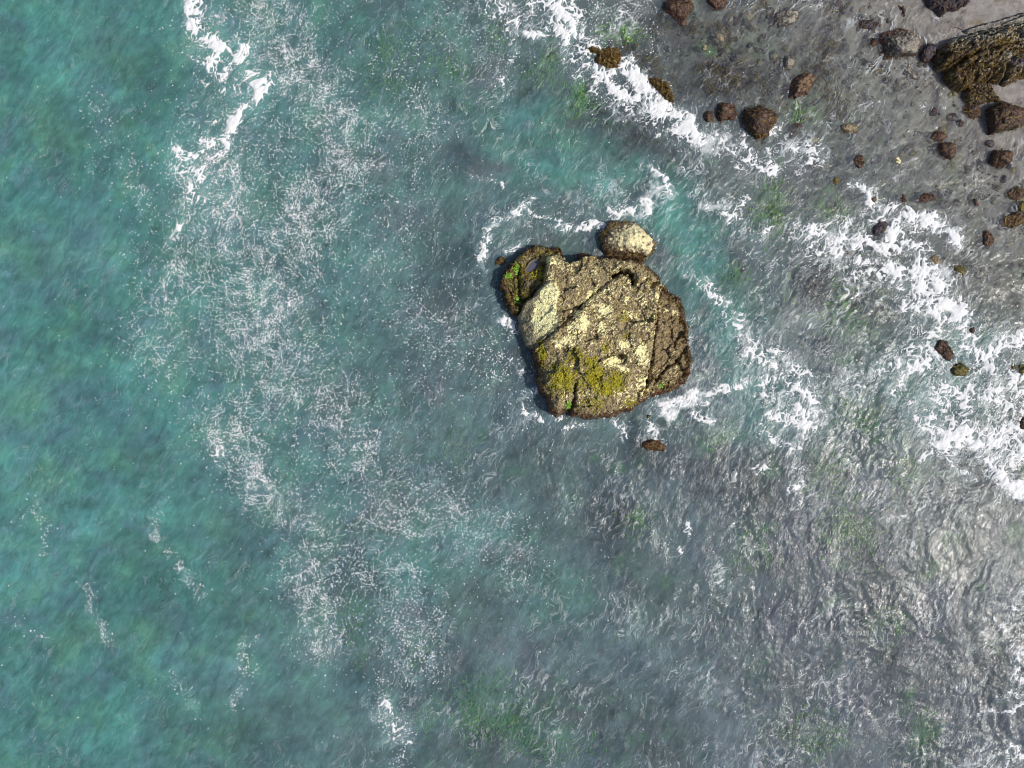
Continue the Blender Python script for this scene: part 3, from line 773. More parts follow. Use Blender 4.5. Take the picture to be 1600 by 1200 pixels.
FLANK = ZQ([(885, 440), (862, 540), (850, 640), (838, 760), (822, 850), (800, 960), (790, 1100), (1150, 1000), (1150, 430), (940, 400)])
CRACK1 = ZQ([(255, 745), (330, 695), (395, 640), (450, 590), (520, 520), (590, 465)])
CRACK2 = ZQ([(885, 440), (862, 540), (850, 640), (838, 760), (822, 850), (805, 950)])
CRACK3 = ZQ([(655, 395), (700, 370), (745, 385), (750, 430)])
CRACK4 = ZQ([(830, 440), (870, 410), (900, 400)])
CRACK5 = ZQ([(475, 900), (470, 960), (455, 1040)])
CRACK6 = ZQ([(985, 660), (955, 690), (945, 730)])
CRACK7 = ZQ([(1015, 720), (960, 790), (900, 830), (850, 900)])
CRACK8 = ZQ([(330, 410), (290, 470), (235, 520), (205, 575)])
CRACK9 = ZQ([(575, 800), (600, 775), (650, 765), (700, 770)])
CRACK10 = ZQ([(212, 330), (205, 420), (215, 480), (240, 520)])
CRACK11 = ZQ([(405, 262), (430, 310), (460, 330)])
POOL = [(841, 401), (844, 406), (839, 415), (831, 421), (825, 423), (822, 419), (828, 409), (835, 403)]
SHELF = ZQ([(415, 225), (600, 230), (640, 300), (600, 305), (570, 285), (520, 300), (480, 322), (440, 318), (420, 280)])
PIT = ZQ([(690, 650), (735, 640), (712, 664)])
REG_NAMES = {0: ("rock_body", None), 1: ("rock_knob", "low olive-brown weedy knob at the upper left end"), 2: ("pale_slab", "smooth slab splashed with cream crust"),
             3: ("flank_ledge", "lower dark brown ledge along the right side"), 4: ("rock_body", None), 5: ("pale_ledge", "pale grey ledge along the beach side")}

def stack_h(U, V, d):
    kn = poly_sd(U, V, KNOB); sl = poly_sd(U, V, SLAB); fl = poly_sd(U, V, FLANK)
    p = 0.633 * (U - 760) + 0.774 * (V - 300)
    h = -0.75 + 1.45 * sstep(-7, 5, d) + 1.25 * (1 - np.exp(-np.maximum(d, 0) / 26))
    h += 0.0016 * (930 - U) * 0.5 + 0.0012 * (V - 500)
    c1u = seg_dist(U, V, CRACK1)
    # terrace: ground below the long crack stands higher
    side = (V - (300 + 745 / 3)) * 110 + (U - (740 + 255 / 3)) * 93       # positive to the lower right of the crack line
    onx = sstep(742 + 250 / 3, 745 + 300 / 3, U) * sstep(740 + 760 / 3, 740 + 560 / 3, U)
    h += 0.30 * onx * sstep(-250, 250, side) * np.exp(-np.maximum(side, 0) / 9000)
    m = sstep(-4, 4, kn); h -= 0.8 * m * sstep(0, 20, d)
    m3 = sstep(-2.5, 4, fl); h -= (0.42 + 0.003 * (U - 1025)) * m3 * sstep(0, 12, d)
    ms = sstep(-2, 4, sl)
    tilt = 0.003 * (U - 846) - 0.004 * (V - 490)
    rough = 0.42 * facets(U, V, 36, 571) + 0.16 * facets(U, V, 14, 581, 4) + 0.16 * (ridged(U / 30, V / 24, 4, 511) - 0.6) + 0.07 * fbm(U / 7, V / 7, 3, 521) + 0.05 * fbm(U / 2.6, V / 2.6, 2, 531)
    # bedding: low steps along the long crack direction
    q = (p + 9 * fbm(U / 18, V / 18, 3, 541)) / 17
    steps = (np.floor(q) + sstep(0.55, 0.95, q - np.floor(q))) - q
    h += rough * (1 - 0.65 * ms) + 0.09 * steps * (1 - 0.7 * ms) * (1 - 0.3 * m3) * sstep(0, 15, d)
    q2 = (0.55 * (U - 760) + 0.83 * (V - 300) + 8 * fbm(U / 9, V / 9, 3, 545)) / 9
    h += 0.12 * ((np.floor(q2) + sstep(0.5, 0.95, q2 - np.floor(q2))) - q2) * m3
    h += ms * tilt * 0.9
    for ln, w, dep in ((CRACK1, 2.2, .45), (CRACK2, 2.2, .5), (CRACK3, 3.6, .9), (CRACK4, 3, .5), (CRACK5, 2.6, .7), (CRACK6, 3, .6), (CRACK7, 2.2, .5), (CRACK8, 2.4, .5), (CRACK9, 2.2, .35), (CRACK10, 2.2, .3), (CRACK11, 2.4, .5)):
        dd = seg_dist(U + 5 * fbm(U / 12, V / 12, 3, 551, .6), V + 5 * fbm(U / 12, V / 12, 3, 553, .6), ln)
        h -= (0.55 + 0.9 * np.clip(fbm(U / 15, V / 15, 2, 555) + .4, 0, 1)) * dep * np.exp(-(dd / w) ** 2)
    sf = poly_sd(U + 4 * fbm(U / 8, V / 8, 2, 557), V + 4 * fbm(U / 8, V / 8, 2, 559), SHELF); h -= 0.95 * sstep(-2, 2, sf)
    pit = ZQ([(465, 290)]) [0]
    h -= 0.7 * np.exp(-((U - pit[0]) / 9) ** 2 - ((V - pit[1]) / 6) ** 2)
    pd = poly_sd(U, V, POOL)
    lvl = 0.55
    h = np.where(pd > -5, h * sstep(0, -5, pd) + (lvl + 0.05 - 0.16 * sstep(-1.5, 2, pd)) * (1 - sstep(0, -5, pd)), h)
    h = np.where(d < -4, np.minimum(h, -0.35 + 0.06 * (d + 4)), h)
    return h

GUANO = [(340, 300, 22, 30, 1), (365, 330, 26, 16, .6), (515, 605, 24, 34, 1.2), (562, 478, 26, 22, 1.15), (535, 505, 14, 12, .9), (480, 572, 20, 14, 1.1), (600, 560, 46, 26, .95), (570, 545, 24, 20, .8), (725, 575, 42, 26, .85),
         (715, 515, 24, 24, .8), (405, 712, 36, 24, 1.1), (430, 700, 30, 26, .8), (640, 795, 46, 22, 1.0), (690, 715, 50, 26, .85), (780, 770, 34, 50, .85), (760, 850, 40, 60, .5), (950, 560, 44, 14, .8), (585, 375, 34, 18, .55), (440, 640, 20, 14, .5),
         (545, 740, 14, 40, .55), (855, 500, 14, 24, .7), (800, 620, 40, 30, .35), (630, 480, 60, 40, .3), (800, 900, 24, 60, .55), (620, 640, 60, 30, .5), (490, 620, 40, 26, .6), (700, 830, 30, 20, .6)]
MOSSB = [(322, 765, 18, 46, 1), (310, 700, 14, 14, .8), (420, 880, 60, 56, .9), (395, 830, 40, 30, .6), (560, 865, 46, 56, 1.0), (665, 888, 40, 40, 1.0), (545, 800, 36, 24, .8), (615, 920, 56, 34, .9), (475, 770, 50, 40, .5), (700, 590, 20, 30, .4), (610, 740, 20, 26, .5),
         (700, 680, 20, 16, .4), (560, 990, 60, 30, .5), (740, 990, 40, 20, .5), (280, 380, 26, 16, .9), (320, 390, 16, 40, .8), (505, 900, 30, 40, .5)]
def stack_c(U, V, d, h):
    zu, zv = (U - 740) * 3, (V - 300) * 3
    kn = sstep(-2, 3, poly_sd(U, V, KNOB)); sl = poly_sd(U, V, SLAB); fl = sstep(-2, 3, poly_sd(U, V, FLANK))
    wu = U + 3 * fbm(U / 8, V / 8, 2, 601); wv = V + 3 * fbm(U / 8, V / 8, 2, 605)
    s = 0.77 * wu - 0.63 * wv; t = 0.63 * wu + 0.77 * wv
    n1 = fbm(s / 5.0, t / 2.8, 4, 611, .6); n2 = fbm(wu / 9, wv / 9, 3, 621); n3 = fbm(U / 1.7, V / 1.7, 2, 631)
    C = np.zeros(U.shape + (3,), f32) + np.array((.27, .215, .115), f32)
    C = mixc(C, (.14, .10, .062), sstep(-.05, .4, n2 + .5 * n3))
    C = mixc(C, (.21, .17, .05), sstep(0.0, .4, fbm(U / 14, V / 14, 3, 641)) * .7)
    C = mixc(C, (.040, .028, .026), sstep(.10, .36, -n1) * .68)
    clump = sstep(-.25, .25, fbm(U / 30, V / 30, 3, 617))
    crustz = (.25 + .75 * clump) * sstep(8, 22, d) * (1 - kn) * (1 - .55 * fl)
    C = mixc(C, (.64, .55, .29), sstep(.04, .28, n1 + .4 * n3) * crustz * .85)
    C = mixc(C, (.20, .19, .20), sstep(.3, .6, fbm(U / 10, V / 10, 3, 645)) * crustz * .6)
    g = blobs(zu + 12 * n2, zv + 12 * n2, GUANO)
    fa = facets(U, V, 24, 673, 5)
    gm = sstep(.40, .54, g * .80 + .9 * n1 + .3 * n3 + .55 * fa + .08 * clump) * (1 - kn * .6)
    C = mixc(C, (.84, .75, .40), gm)
    # the pale slab: bare grey face to the left, cream splash to the right, dark flecks
    ms = sstep(-1, 2, sl)
    cream = sstep(0, .1, fbm(U / 9, V / 9, 2, 651) * .5 + (U - (740 + 262 / 3 + np.maximum(0, 560 / 3 + 300 - V) * .35)) / 14 - .3) * sstep(548 - 16, 548 - 34, V + n2 * 8)
    Cs = mixc(np.zeros_like(C) + np.array((.25, .22, .14), f32), (.84, .77, .40), cream)
    Cs = mixc(Cs, (.09, .07, .05), sstep(.16, .28, -n1 + .35 * n3) * .9 * cream)
    Cs = Cs * (1 + .3 * n2 + .2 * n3)[..., None]
    C = mixc(C, Cs, ms)
    # yellow-green growth
    mo = blobs(zu + 14 * n2, zv + 14 * n2, MOSSB)
    mm = sstep(.38, .58, mo * .9 + .55 * fbm(U / 2.4, V / 2.4, 2, 661))
    C = mixc(C, (.33, .29, .02), mm * (1 - ms * .4))
    C = mixc(C, (.13, .11, .02), sstep(.15, .5, mo) * .5 * (1 - mm))
    # knob: brown and olive weed over rock
    Ck = mixc(np.zeros_like(C) + np.array((.13, .095, .04), f32), (.24, .20, .035), sstep(0, .35, n2 + .4 * n3))
    Ck = mixc(Ck, (.05, .035, .022), sstep(.15, .45, -n1))
    Ck = mixc(Ck, (.24, .19, .14), np.exp(-((zu - 262) / 22) ** 2 - ((zv - 300) / 60) ** 2) * .9)
    Ck = mixc(Ck, (.24, .22, .17), np.exp(-((zu - 280) / 30) ** 2 - ((zv - 430) / 22) ** 2) * .8)
    C = mixc(C, Ck, kn * (1 - gm))
    # flank: brown
    Cf = mixc(np.zeros_like(C) + np.array((.17, .12, .062), f32), (.075, .048, .03), sstep(-.1, .3, n2 + n3 * .5))
    Cf = mixc(Cf, (.24, .19, .095), sstep(.02, .3, n1) * .85)
    C = mixc(C, Cf, fl * .6 * (1 - .6 * gm))
    sf = sstep(-3, 2, poly_sd(U, V, SHELF))
    C = mixc(C, (.035, .022, .020), sf * .85)
    C = mixc(C, (.035, .024, .02), sstep(3.2, 1.2, seg_dist(U + 3 * n2, V + 3 * n2, CRACK3)) * .8)  # shade of the deep upper crack painted into the rock colour
    # wet weed zone by the water
    lo = sstep(10, 3, d + 12 * n2 + 2 * fl) * (1 - .8 * ms)
    Cl = mixc(np.zeros_like(C) + np.array((.095, .052, .028), f32), (.22, .10, .035), sstep(0, .4, n1 + n2) * sstep(560, 620, V))
    Cl = mixc(Cl, (.030, .018, .014), sstep(0, .35, n3))
    C = mixc(C, Cl, lo * .9)
    C = 1.15 * C * (1 + .32 * n3)[..., None]
    wet = np.clip(.15 + .75 * lo + .4 * kn, 0, 1) * (1 - .7 * gm)
    return C, wet
def stack_reg(U, V, d):
    r = np.zeros(U.shape, int)
    r[poly_sd(U, V, FLANK) > 0] = 3
    r[poly_sd(U, V, SLAB) > 0] = 2
    r[poly_sd(U, V, KNOB) > 0] = 1
    return r

root = bpy.data.objects.new("sea_stack", None); COL.objects.link(root)
root.location = (*plan(930, 510, 1.2), 0)
tag(root, "huge craggy sea stack with cream crust and yellow-green moss, standing in the water at centre", "sea stack")
objs, Ug, Vg, d, h, P, nrm = field_rock(root, STACK, 0.7, 1.3, stack_h, stack_c, stack_reg, 1.6, 500)
pu = np.array(POOL); kx = SC * (ALT - 1.3) / ALT
pv = np.stack([(pu[:, 0] - 832) * 1.15 + 832, (pu[:, 1] - 412) * 1.15 + 412], 1)
pv = np.stack([(pv[:, 0] - 800) * kx - root.location[0], (600 - pv[:, 1]) * kx - root.location[1], np.full(len(pu), 0.52)], 1)
pc = np.concatenate([pv, pv.mean(0, keepdims=True)])
nP = len(pu)
link("tide_pool", mesh_np("tide_pool", pc.astype(f32), np.array([[(i + 1) % nP, i, nP] for i in range(nP)]), M_POOL), root)["label"] = "small blue-grey pool in the weedy knob"
low = (h > -0.15) & (h < 1.6)
rim = np.exp(-((d - 2) / 5.0) ** 2) * low * sstep(-.25, .2, fbm(Ug / 14, Vg / 14, 2, 709))
notslab = 1 - sstep(-3, 2, poly_sd(Ug, Vg, SLAB))
strew(root, "seaweed", P, nrm, rim * notslab * (Vg < 570), 1700, "dark", M_WEED, (.08, .24), (.025, .055))
strew(root, "seaweed", P, nrm, rim * notslab * (Vg > 560), 1000, "rust", M_WEED, (.08, .22), (.025, .055))
knb = sstep(-2, 4, poly_sd(Ug, Vg, KNOB)) * (poly_sd(Ug, Vg, POOL) < -2.5) * (h > -.1)
strew(root, "seaweed", P, nrm, knb * sstep(-.1, .3, fbm(Ug / 7, Vg / 7, 2, 701)), 1400, "olive", M_WEED, (.08, .22), (.025, .05))
gz = sum(np.exp(-((Ug - (740 + a / 3)) / r) ** 2 - ((Vg - (300 + b / 3)) / s2) ** 2) for a, b, r, s2 in ((200, 355, 3, 8), (160, 390, 4, 3), (210, 505, 5, 4), (440, 995, 4, 4), (885, 905, 3, 3), (258, 745, 3, 4)))
strew(root, "sea_lettuce", P, nrm, gz * (gz > .15) * (h > -.1), 420, "green", M_WEED, (.08, .2), (.05, .09))
fle = sstep(0, 8, poly_sd(Ug, Vg, FLANK)) * (h > 0) * sstep(0.0, .35, fbm(Ug / 8, Vg / 8, 3, 705))
strew(root, "seaweed", P, nrm, fle * sstep(40, 8, d), 900, "gold", M_WEED, (.06, .16), (.02, .045))
# moss tufts: small faceted clumps
zu, zv = (Ug - 740) * 3, (Vg - 300) * 3
mo = blobs(zu, zv, MOSSB) * sstep(.0, .35, fbm(Ug / 2.4, Vg / 2.4, 2, 661)) * (h > .3)
pk = rng.choice(mo.size, 2600, p=(mo ** 1.5).ravel() / (mo ** 1.5).sum())
base = P.reshape(-1, 3)[pk]; rr = rng.uniform(.025, .065, len(pk))
vd, fd_ = ico(1)
jit = rng.uniform(.7, 1.3, (len(pk), len(vd), 1))
mv = base[:, None] + vd[None] * jit * (rr[:, None, None] * np.array([1, 1, .7]))
mc = np.array([(.36, .32, .015), (.27, .26, .02), (.42, .36, .02), (.20, .17, .02)], f32)[rng.integers(0, 4, len(pk))]
mc = np.repeat(mc[:, None], len(vd), 1)
o = link("moss", mesh_np("moss", mv.reshape(-1, 3), (np.arange(len(pk))[:, None, None] * len(vd) + fd_[None]).reshape(-1, 3), M_MOSS, mc.reshape(-1, 3), smooth=False), root)
o["kind"] = "stuff"; o["label"] = "yellow-green mossy growth on the lower half of the stack"

# ------------------------------------------------------------------ the rock outcrop on the beach
HEAD = [(1471, 84), (1474, 72), (1482, 64), (1492, 57), (1506, 53), (1520, 47), (1536, 42), (1552, 37), (1575, 33), (1610, 26), (1720, 10), (1740, 90), (1660, 112), (1606, 116), (1592, 122), (1582, 128), (1570, 122),
        (1556, 119), (1542, 120), (1528, 127), (1514, 134), (1500, 131), (1491, 120), (1486, 106), (1474, 99)]
LEDGE = [(1508, 46), (1530, 37), (1560, 30), (1600, 19), (1720, -6), (1730, 30), (1610, 32), (1570, 37), (1545, 42), (1515, 50)]
def head_h(U, V, d):
    h = -0.5 + 0.9 * sstep(-5, 4, d) + 0.95 * (1 - np.exp(-np.maximum(d, 0) / 20))
    q = (0.42 * (U - 1470) + 0.9 * V + 7 * fbm(U / 12, V / 12, 3, 801)) / 11
    h += 0.16 * ((np.floor(q) + sstep(.45, .95, q - np.floor(q))) - q)
    h += 0.40 * facets(U, V, 20, 871, 5) + 0.18 * facets(U, V, 9, 875, 3)
    h += 0.22 * (ridged(U / 12, V / 9, 3, 805) - .6) + .12 * fbm(U / 4, V / 4, 3, 811)
    for ln, w, dep in (([(1485, 108), (1505, 92), (1530, 80)], 2.2, .6), ([(1530, 80), (1560, 72), (1590, 66)], 2, .35), ([(1500, 60), (1512, 52)], 2, .3), ([(1575, 100), (1576, 125)], 2.4, .7), ([(1510, 105), (1530, 92)], 1.8, .4)):
        h -= dep * np.exp(-(seg_dist(U, V, ln) / w) ** 2)
    ld = poly_sd(U, V, LEDGE)
    h = np.where(d < -4, -0.35 + .06 * (d + 4), h)
    return h
def head_c(U, V, d, h):
    wu = U + 3 * fbm(U / 7, V / 7, 2, 821); wv = V + 3 * fbm(U / 7, V / 7, 2, 825)
    n1 = fbm(wu / 4, wv / 3.2, 4, 831, .6); n2 = fbm(wu / 10, wv / 7, 3, 835); n3 = fbm(U / 1.7, V / 1.7, 2, 839)
    C = np.zeros(U.shape + (3,), f32) + np.array((.10, .065, .028), f32)
    C = mixc(C, (.17, .11, .022), sstep(0, .3, n2) * .9)
    C = mixc(C, (.028, .020, .022), sstep(.0, .25, -n1))
    C = mixc(C, (.42, .38, .27), sstep(.18, .38, fbm(U / 5, V / 4, 3, 843)) * .8)
    top = sstep(78, 56, V - .12 * (1540 - U) + 8 * n2) * sstep(1478, 1505, U)
    C = mixc(C, (.48, .44, .33), top * sstep(-.15, .2, n1 + .4 * n3) * .95)
    C = mixc(C, (.40, .37, .30), np.exp(-((U - 1576) / 9) ** 2 - ((V - 86) / 7) ** 2) * .9)
    C = mixc(C, (.15, .13, .17), np.exp(-((U - 1592) / 13) ** 2 - ((V - 97) / 6) ** 2) * .9)
    C = mixc(C, (.20, .12, .018), np.exp(-((U - 1565) / 14) ** 2 - ((V - 66) / 8) ** 2) * .8)
    C = mixc(C, (.16, .08, .02), np.exp(-((U - 1582) / 18) ** 2 - ((V - 42) / 4) ** 2) * .7)
    C = C * (1 + .35 * n3)[..., None]
    return C, np.clip(.8 - top, .1, .9)
root = bpy.data.objects.new("rock_outcrop", None); COL.objects.link(root)
root.location = (*plan(1560, 80, .6), 0)
tag(root, "layered rock outcrop draped in golden brown seaweed on the sand in the top right corner", "rock outcrop")
objs, Ug, Vg, d, h, P, nrm = field_rock(root, HEAD, 0.7, 1.0, head_h, head_c, lambda U, V, d: np.zeros(U.shape, int), 2.0, 800, -0.5)
pr = (h > -.05) * sstep(58, 84, Vg - .12 * (1540 - Ug) + 10 * fbm(Ug / 9, Vg / 9, 2, 841)) * (Ug < 1640)
strew(root, "seaweed", P, nrm, pr * sstep(-.1, .3, fbm(Ug / 8, Vg / 6, 2, 847)), 1300, "gold", M_WEED, (.10, .34), (.03, .07), .2, .5)
strew(root, "seaweed", P, nrm, pr * (Ug < 1530), 700, "dark", M_WEED, (.10, .28), (.03, .06), .2, .5)

def ledge_h(U, V, d):
    h = -0.15 + .42 * sstep(-3, 3, d) + .25 * (1 - np.exp(-np.maximum(d, 0) / 8)) + .08 * fbm(U / 8, V / 3, 3, 851) + .25 * sstep(1540, 1640, U)
    return h - .3 * np.exp(-(seg_dist(U, V, [(1560, 38), (1600, 23), (1700, 2)]) / 1.6) ** 2)
def ledge_c(U, V, d, h):
    n = fbm(U / 9, V / 3, 3, 861); n3 = fbm(U / 2, V / 2, 2, 865)
    C = mixc(np.zeros(U.shape + (3,), f32) + np.array((.27, .26, .235), f32), (.40, .38, .31), sstep(0, .4, n))
    C = mixc(C, (.05, .045, .05), sstep(5, 1, d + 3 * n) * sstep(46, 36, V + (U - 1510) * .25 - 6))
    return C * (1 + .25 * n3)[..., None], np.full(U.shape, .3)
root = bpy.data.objects.new("rock_ledge", None); COL.objects.link(root)
root.location = (*plan(1580, 30, .2), 0)
tag(root, "smooth pale grey rock ledge with a dark seam behind the golden weedy outcrop", "rock ledge")
field_rock(root, LEDGE, 0.8, .4, ledge_h, ledge_c, lambda U, V, d: np.zeros(U.shape, int), 1.2, 850, -0.4)

def small_field(name, outline, label, cat, top, pal, weed, seed, nweed):
    def hf(U, V, d):
        hh = -.35 + .5 * sstep(-4, 4, d) + top * (1 - np.exp(-np.maximum(d, 0) / 9)) + .25 * (ridged(U / 9, V / 9, 3, seed) - .6) + .12 * fbm(U / 3.5, V / 3.5, 3, seed + 3)
        gx_, gy_ = plan(outline[0][0], outline[0][1]); return hh + max(0.0, float(bed_at(np.array(gx_), np.array(gy_))))
    def cf(U, V, d, h):
        n = fbm(U / 6, V / 6, 3, seed + 5); n3 = fbm(U / 2, V / 2, 2, seed + 9)
        C = mixc(np.zeros(U.shape + (3,), f32) + np.array(pal[0], f32), pal[1], sstep(-.1, .35, n))
        C = mixc(C, pal[2], sstep(.15, .35, n3 + .3 * n) * .7)
        return C, np.full(U.shape, .5)
    c0 = np.array(outline).mean(0)
    rt = bpy.data.objects.new(name, None); COL.objects.link(rt); rt.location = (*plan(c0[0], c0[1], .3), 0)
    tag(rt, label, cat)
    ob, Ug, Vg, d, h, P, nrm = field_rock(rt, outline, 0.8, .4, hf, cf, lambda U, V, d: np.zeros(U.shape, int), 1.4, seed, -.4)
    strew(rt, "seaweed", P, nrm, (h > .0) * (d > 0), nweed, weed, M_WEED, (.08, .26), (.03, .06))
    return rt
small_field("rock", [(1446, -30), (1449, 0), (1456, 8), (1463, 13), (1472, 24), (1480, 22), (1484, 14), (1500, 13), (1511, 8), (1520, 3), (1517, -12), (1514, -32)],
            "jagged dark purple rock with a pale rim, cut by the top edge on the beach", "rock", .5, ((.055, .045, .055), (.03, .025, .03), (.16, .13, .09)), "dark", 900, 260)
small_field("rock", [(1509, 152), (1510, 140), (1518, 133), (1530, 124), (1540, 122), (1552, 127), (1556, 134), (1560, 137), (1559, 143), (1568, 147), (1567, 154), (1552, 156), (1540, 158), (1534, 161), (1522, 160), (1514, 157)],
            "low ragged weedy rock touching the foot of the golden outcrop", "rock", .28, ((.085, .065, .04), (.035, .027, .024), (.20, .17, .10)), "gold", 910, 420)
small_field("rock", [(919, 72), (926, 68), (940, 72), (952, 70), (966, 72), (975, 82), (972, 92), (966, 102), (955, 103), (942, 100), (930, 92), (930, 86), (935, 82), (925, 80)],
            "golden brown weedy rock beside the white breaker at top", "rock", .12, ((.13, .08, .022), (.06, .034, .016), (.20, .14, .04)), "gold", 920, 520)
small_field("rock", [(1014, 118), (1022, 117), (1035, 121), (1046, 126), (1050, 134), (1054, 146), (1055, 160), (1048, 158), (1038, 150), (1028, 140), (1020, 130)],
            "narrow golden weedy rock on the upper edge of the breaker", "rock", .10, ((.13, .085, .024), (.06, .036, .016), (.22, .16, .05)), "gold", 930, 420)

# ------------------------------------------------------------------ boulders, one by one
B = boulder
B(984, 377, 45, 33, -4, "cream", "round boulder with bright cream top leaning on the upper side of the big sea stack", .95, weed="gold", ncut=3, crust=.66, dens=.8)
B(1408, 68, 32, 26, -10, "grey", "large round boulder with orange weed at its foot, left of the outcrop", .9, weed="rust", ncut=5, crust=.55, dens=.7)
B(1453, 82, 14, 16, 0, "purple", "dark purple rock between the large round boulder and the outcrop", .9, weed="dark")
B(1365, 65, 6, 8, -15, "dark", "small dark stone left of the large round boulder", .8, weed="dark")
B(1359, 38, 16, 8, 0, "purple", "low purple-brown rock awash up and left of the large round boulder", .45, weed="dark")
B(1574, 183, 35, 25, 25, "dark", "big dark egg-shaped boulder with yellow weed at the right edge", .95, weed="olive", ncut=4, dens=.5)
B(1523, 172, 16, 12, -20, "dark", "small knobbly brown rock between the ragged rock and the egg-shaped boulder", .6, weed="gold")
B(1424, 111, 17, 7, -38, "grey", "thin slanting rock awash below the large round boulder", .4, top=.06)
B(1416, 128, 14, 9, -10, "grey", "flat grey rock just under water below the thin slanting rock", .4, top=.02)
B(1328, 200, 14, 9, -10, "tan", "low pale tan rock with a dark streak, alone in rippled water", .45, weed="gold", dens=.4)
B(1468, 212, 11, 8, 0, "dark", "small red-brown rock just above the bigger red-brown rock", .6, weed="rust")
B(1482, 234, 16, 13, -30, "dark", "angular red-brown rock with a bare flat face", .75, weed="rust", ncut=9, dens=.4)
B(1569, 246, 20, 17, 10, "dark", "angular dark brown boulder with a sharp ridge near the right edge", .9, ncut=10, weed="dark", dens=.4)
B(1548, 224, 7, 6, 0, "purple", "little purple stone up and left of the sharp-ridged boulder", .6)
B(1490, 182, 9, 7, 0, "purple", "faint purple stone awash left of the knobbly brown rock", .4, top=.03)
B(1412, 17, 4.5, 9, 12, "dark", "slender dark stone lying on the sand near the top edge", .6)
B(1343, 251, 8, 13, 10, "dark", "upright oval red-brown rock with yellow weed at its lower tip", .7, weed="gold", dens=.5)
B(1404, 250, 8, 6, -20, "cream", "small pale cream stone in the shallows", .5, crust=.8)
B(1427, 238, 5, 5, 0, "olive", "tiny yellowish stone near the small cream stone", .4, top=.05)
B(1307, 283, 6, 6, -20, "olive", "little yellow-green weedy rock above the wash", .5, weed="olive")
B(1412, 311, 5, 10, 15, "dark", "narrow dark red stone left of the pointed red rock", .6, weed="dark")
B(1448, 309, 17, 8, 6, "dark", "long pointed red-brown rock lying level in the shallows", .65, weed="rust", dens=.5)
B(1526, 317, 4, 8, 35, "dark", "thin slanting dark stone in the right shallows", .6)
B(1590, 303, 15, 10, 0, "dark", "dark rock with yellow weed at the right edge, upper of the pair", .6, weed="olive")
B(1598, 321, 8, 10, 0, "olive", "small yellow weedy rock between the pair at the right edge", .6, weed="olive")
B(1589, 344, 23, 12, 8, "gold", "long dark golden rock at the right edge, lower of the pair", .8, weed="gold", dens=.5)
B(1544, 373, 9, 15, 20, "dark", "tapering red-brown rock with a pale tip standing in calm water", .75, weed="rust", dens=.4)
B(1375, 356, 16, 9, 32, "purple", "dark rock half buried in the white wash", .7, weed="dark")
B(1366, 311, 5, 5, 0, "dark", "small brown stone behind the upper curl of the wash", .5)
B(1463, 405, 11, 8, 5, "tan", "tan barnacled rock ringed by foam", .5, top=.12, weed="gold", dens=.5)
B(1500, 422, 12, 7, -5, "olive", "low yellow-olive rock at the right rim of the wash", .5, weed="olive")
B(1535, 424, 14, 11, -20, "grey", "grey rock awash right of the yellow-olive rock", .4, top=.05)
B(1476, 545, 11, 21, 28, "dark", "dark brown slanting rock in the middle of the white wash", .7, weed="dark", dens=.5)
B(1501, 578, 13, 11, -20, "olive", "olive-yellow rock touching the lower end of the slanting rock in the wash", .8, weed="olive", ncut=9)
B(1584, 574, 5, 5, 0, "gold", "tiny golden rock at the right edge amid foam", .6, weed="gold")
B(1599, 577, 7, 9, 0, "olive", "yellow weedy rock cut by the right edge amid foam", .6, weed="olive")
B(1520, 516, 5, 6, 0, "dark", "small brown stone peeping through foam right of the wash", .5, top=.1)
B(1600, 661, 6, 10, 0, "dark", "red-brown rock cut by the right edge in the lower wash", .7, weed="rust")
B(1062, 10, 24, 18, -8, "dark", "big brown weedy boulder cut by the top edge, left one", .8, weed="dark", dens=.8)
B(1066, 33, 8, 8, 0, "dark", "small brown rock hanging below the left weedy boulder at the top edge", .6, weed="rust")
B(1120, 3, 17, 11, 0, "dark", "brown weedy boulder cut by the top edge, right one", .8, weed="dark", dens=.8)
B(1228, 27, 22, 13, 14, "grey", "flat pale barnacled boulder alone in the upper shallows", .6, crust=.6, ncut=5)
B(1127, 56, 11, 13, 20, "tan", "tan weedy rock just breaking the surface near the top", .45, top=.10, weed="gold", dens=.8)
B(1142, 30, 6, 9, 0, "tan", "small pale rock awash below the right weedy boulder at the top edge", .4, top=.03)
B(1101, 74, 6, 5, 0, "tan", "tiny tan stone left below the tan weedy rock", .5, top=.08)
B(1233, 97, 11, 11, 0, "grey", "small dark rock with a pale rim above the two-toned rock", .6, weed="gold", dens=.4)
B(1252, 133, 26, 15, 38, "dark", "two-toned slanting boulder, dark brown with a cream right end", .75, ncut=5, crust=.5, weed="dark", dens=.3)
B(1133, 174, 18, 16, 0, "dark", "round brown weed-covered rock left of the large dark boulder", .75, weed="dark", dens=1.0)
B(1108, 180, 9, 10, -20, "dark", "small weedy knob touching the round brown rock", .6, weed="gold", dens=.8)
B(1189, 191, 30, 24, 10, "dark", "large dark round boulder with golden weed on its lower side", .95, weed="gold", ncut=6, dens=.9)
B(1247, 195, 8, 6, 0, "dark", "faint brown stone awash right of the large dark round boulder", .4, top=.03)
B(1272, 217, 8, 8, 0, "tan", "small tan rock awash among foam lace", .4, top=.05, weed="gold", dens=.5)
B(1022, 697, 18, 10, -14, "gold", "small golden brown rock ringed by ripples below the sea stack", .7, weed="rust", dens=1.2, ncut=8)
B(781, 408, 9, 7, 15, "gold", "tiny golden weedy rock off the upper left end of the sea stack", .6, weed="gold")
B(1014, 651, 4, 3, 0, "olive", "tiny olive stone in foam at the lower right foot of the sea stack", .5, top=.1)
B(1096, 655, 9, 5, 10, "purple", "dark stone under a white splash right of the sea stack's foot", .5, top=.05)
B(1275, 448, 26, 44, 20, "purple", "large dark purple rock seen faintly through the water right of the lace arc", .3, top=-.06, ncut=10)
B(1367, 474, 18, 24, 0, "grey", "grey brown rock seen through the water inside the wide wash", .3, top=-.05)
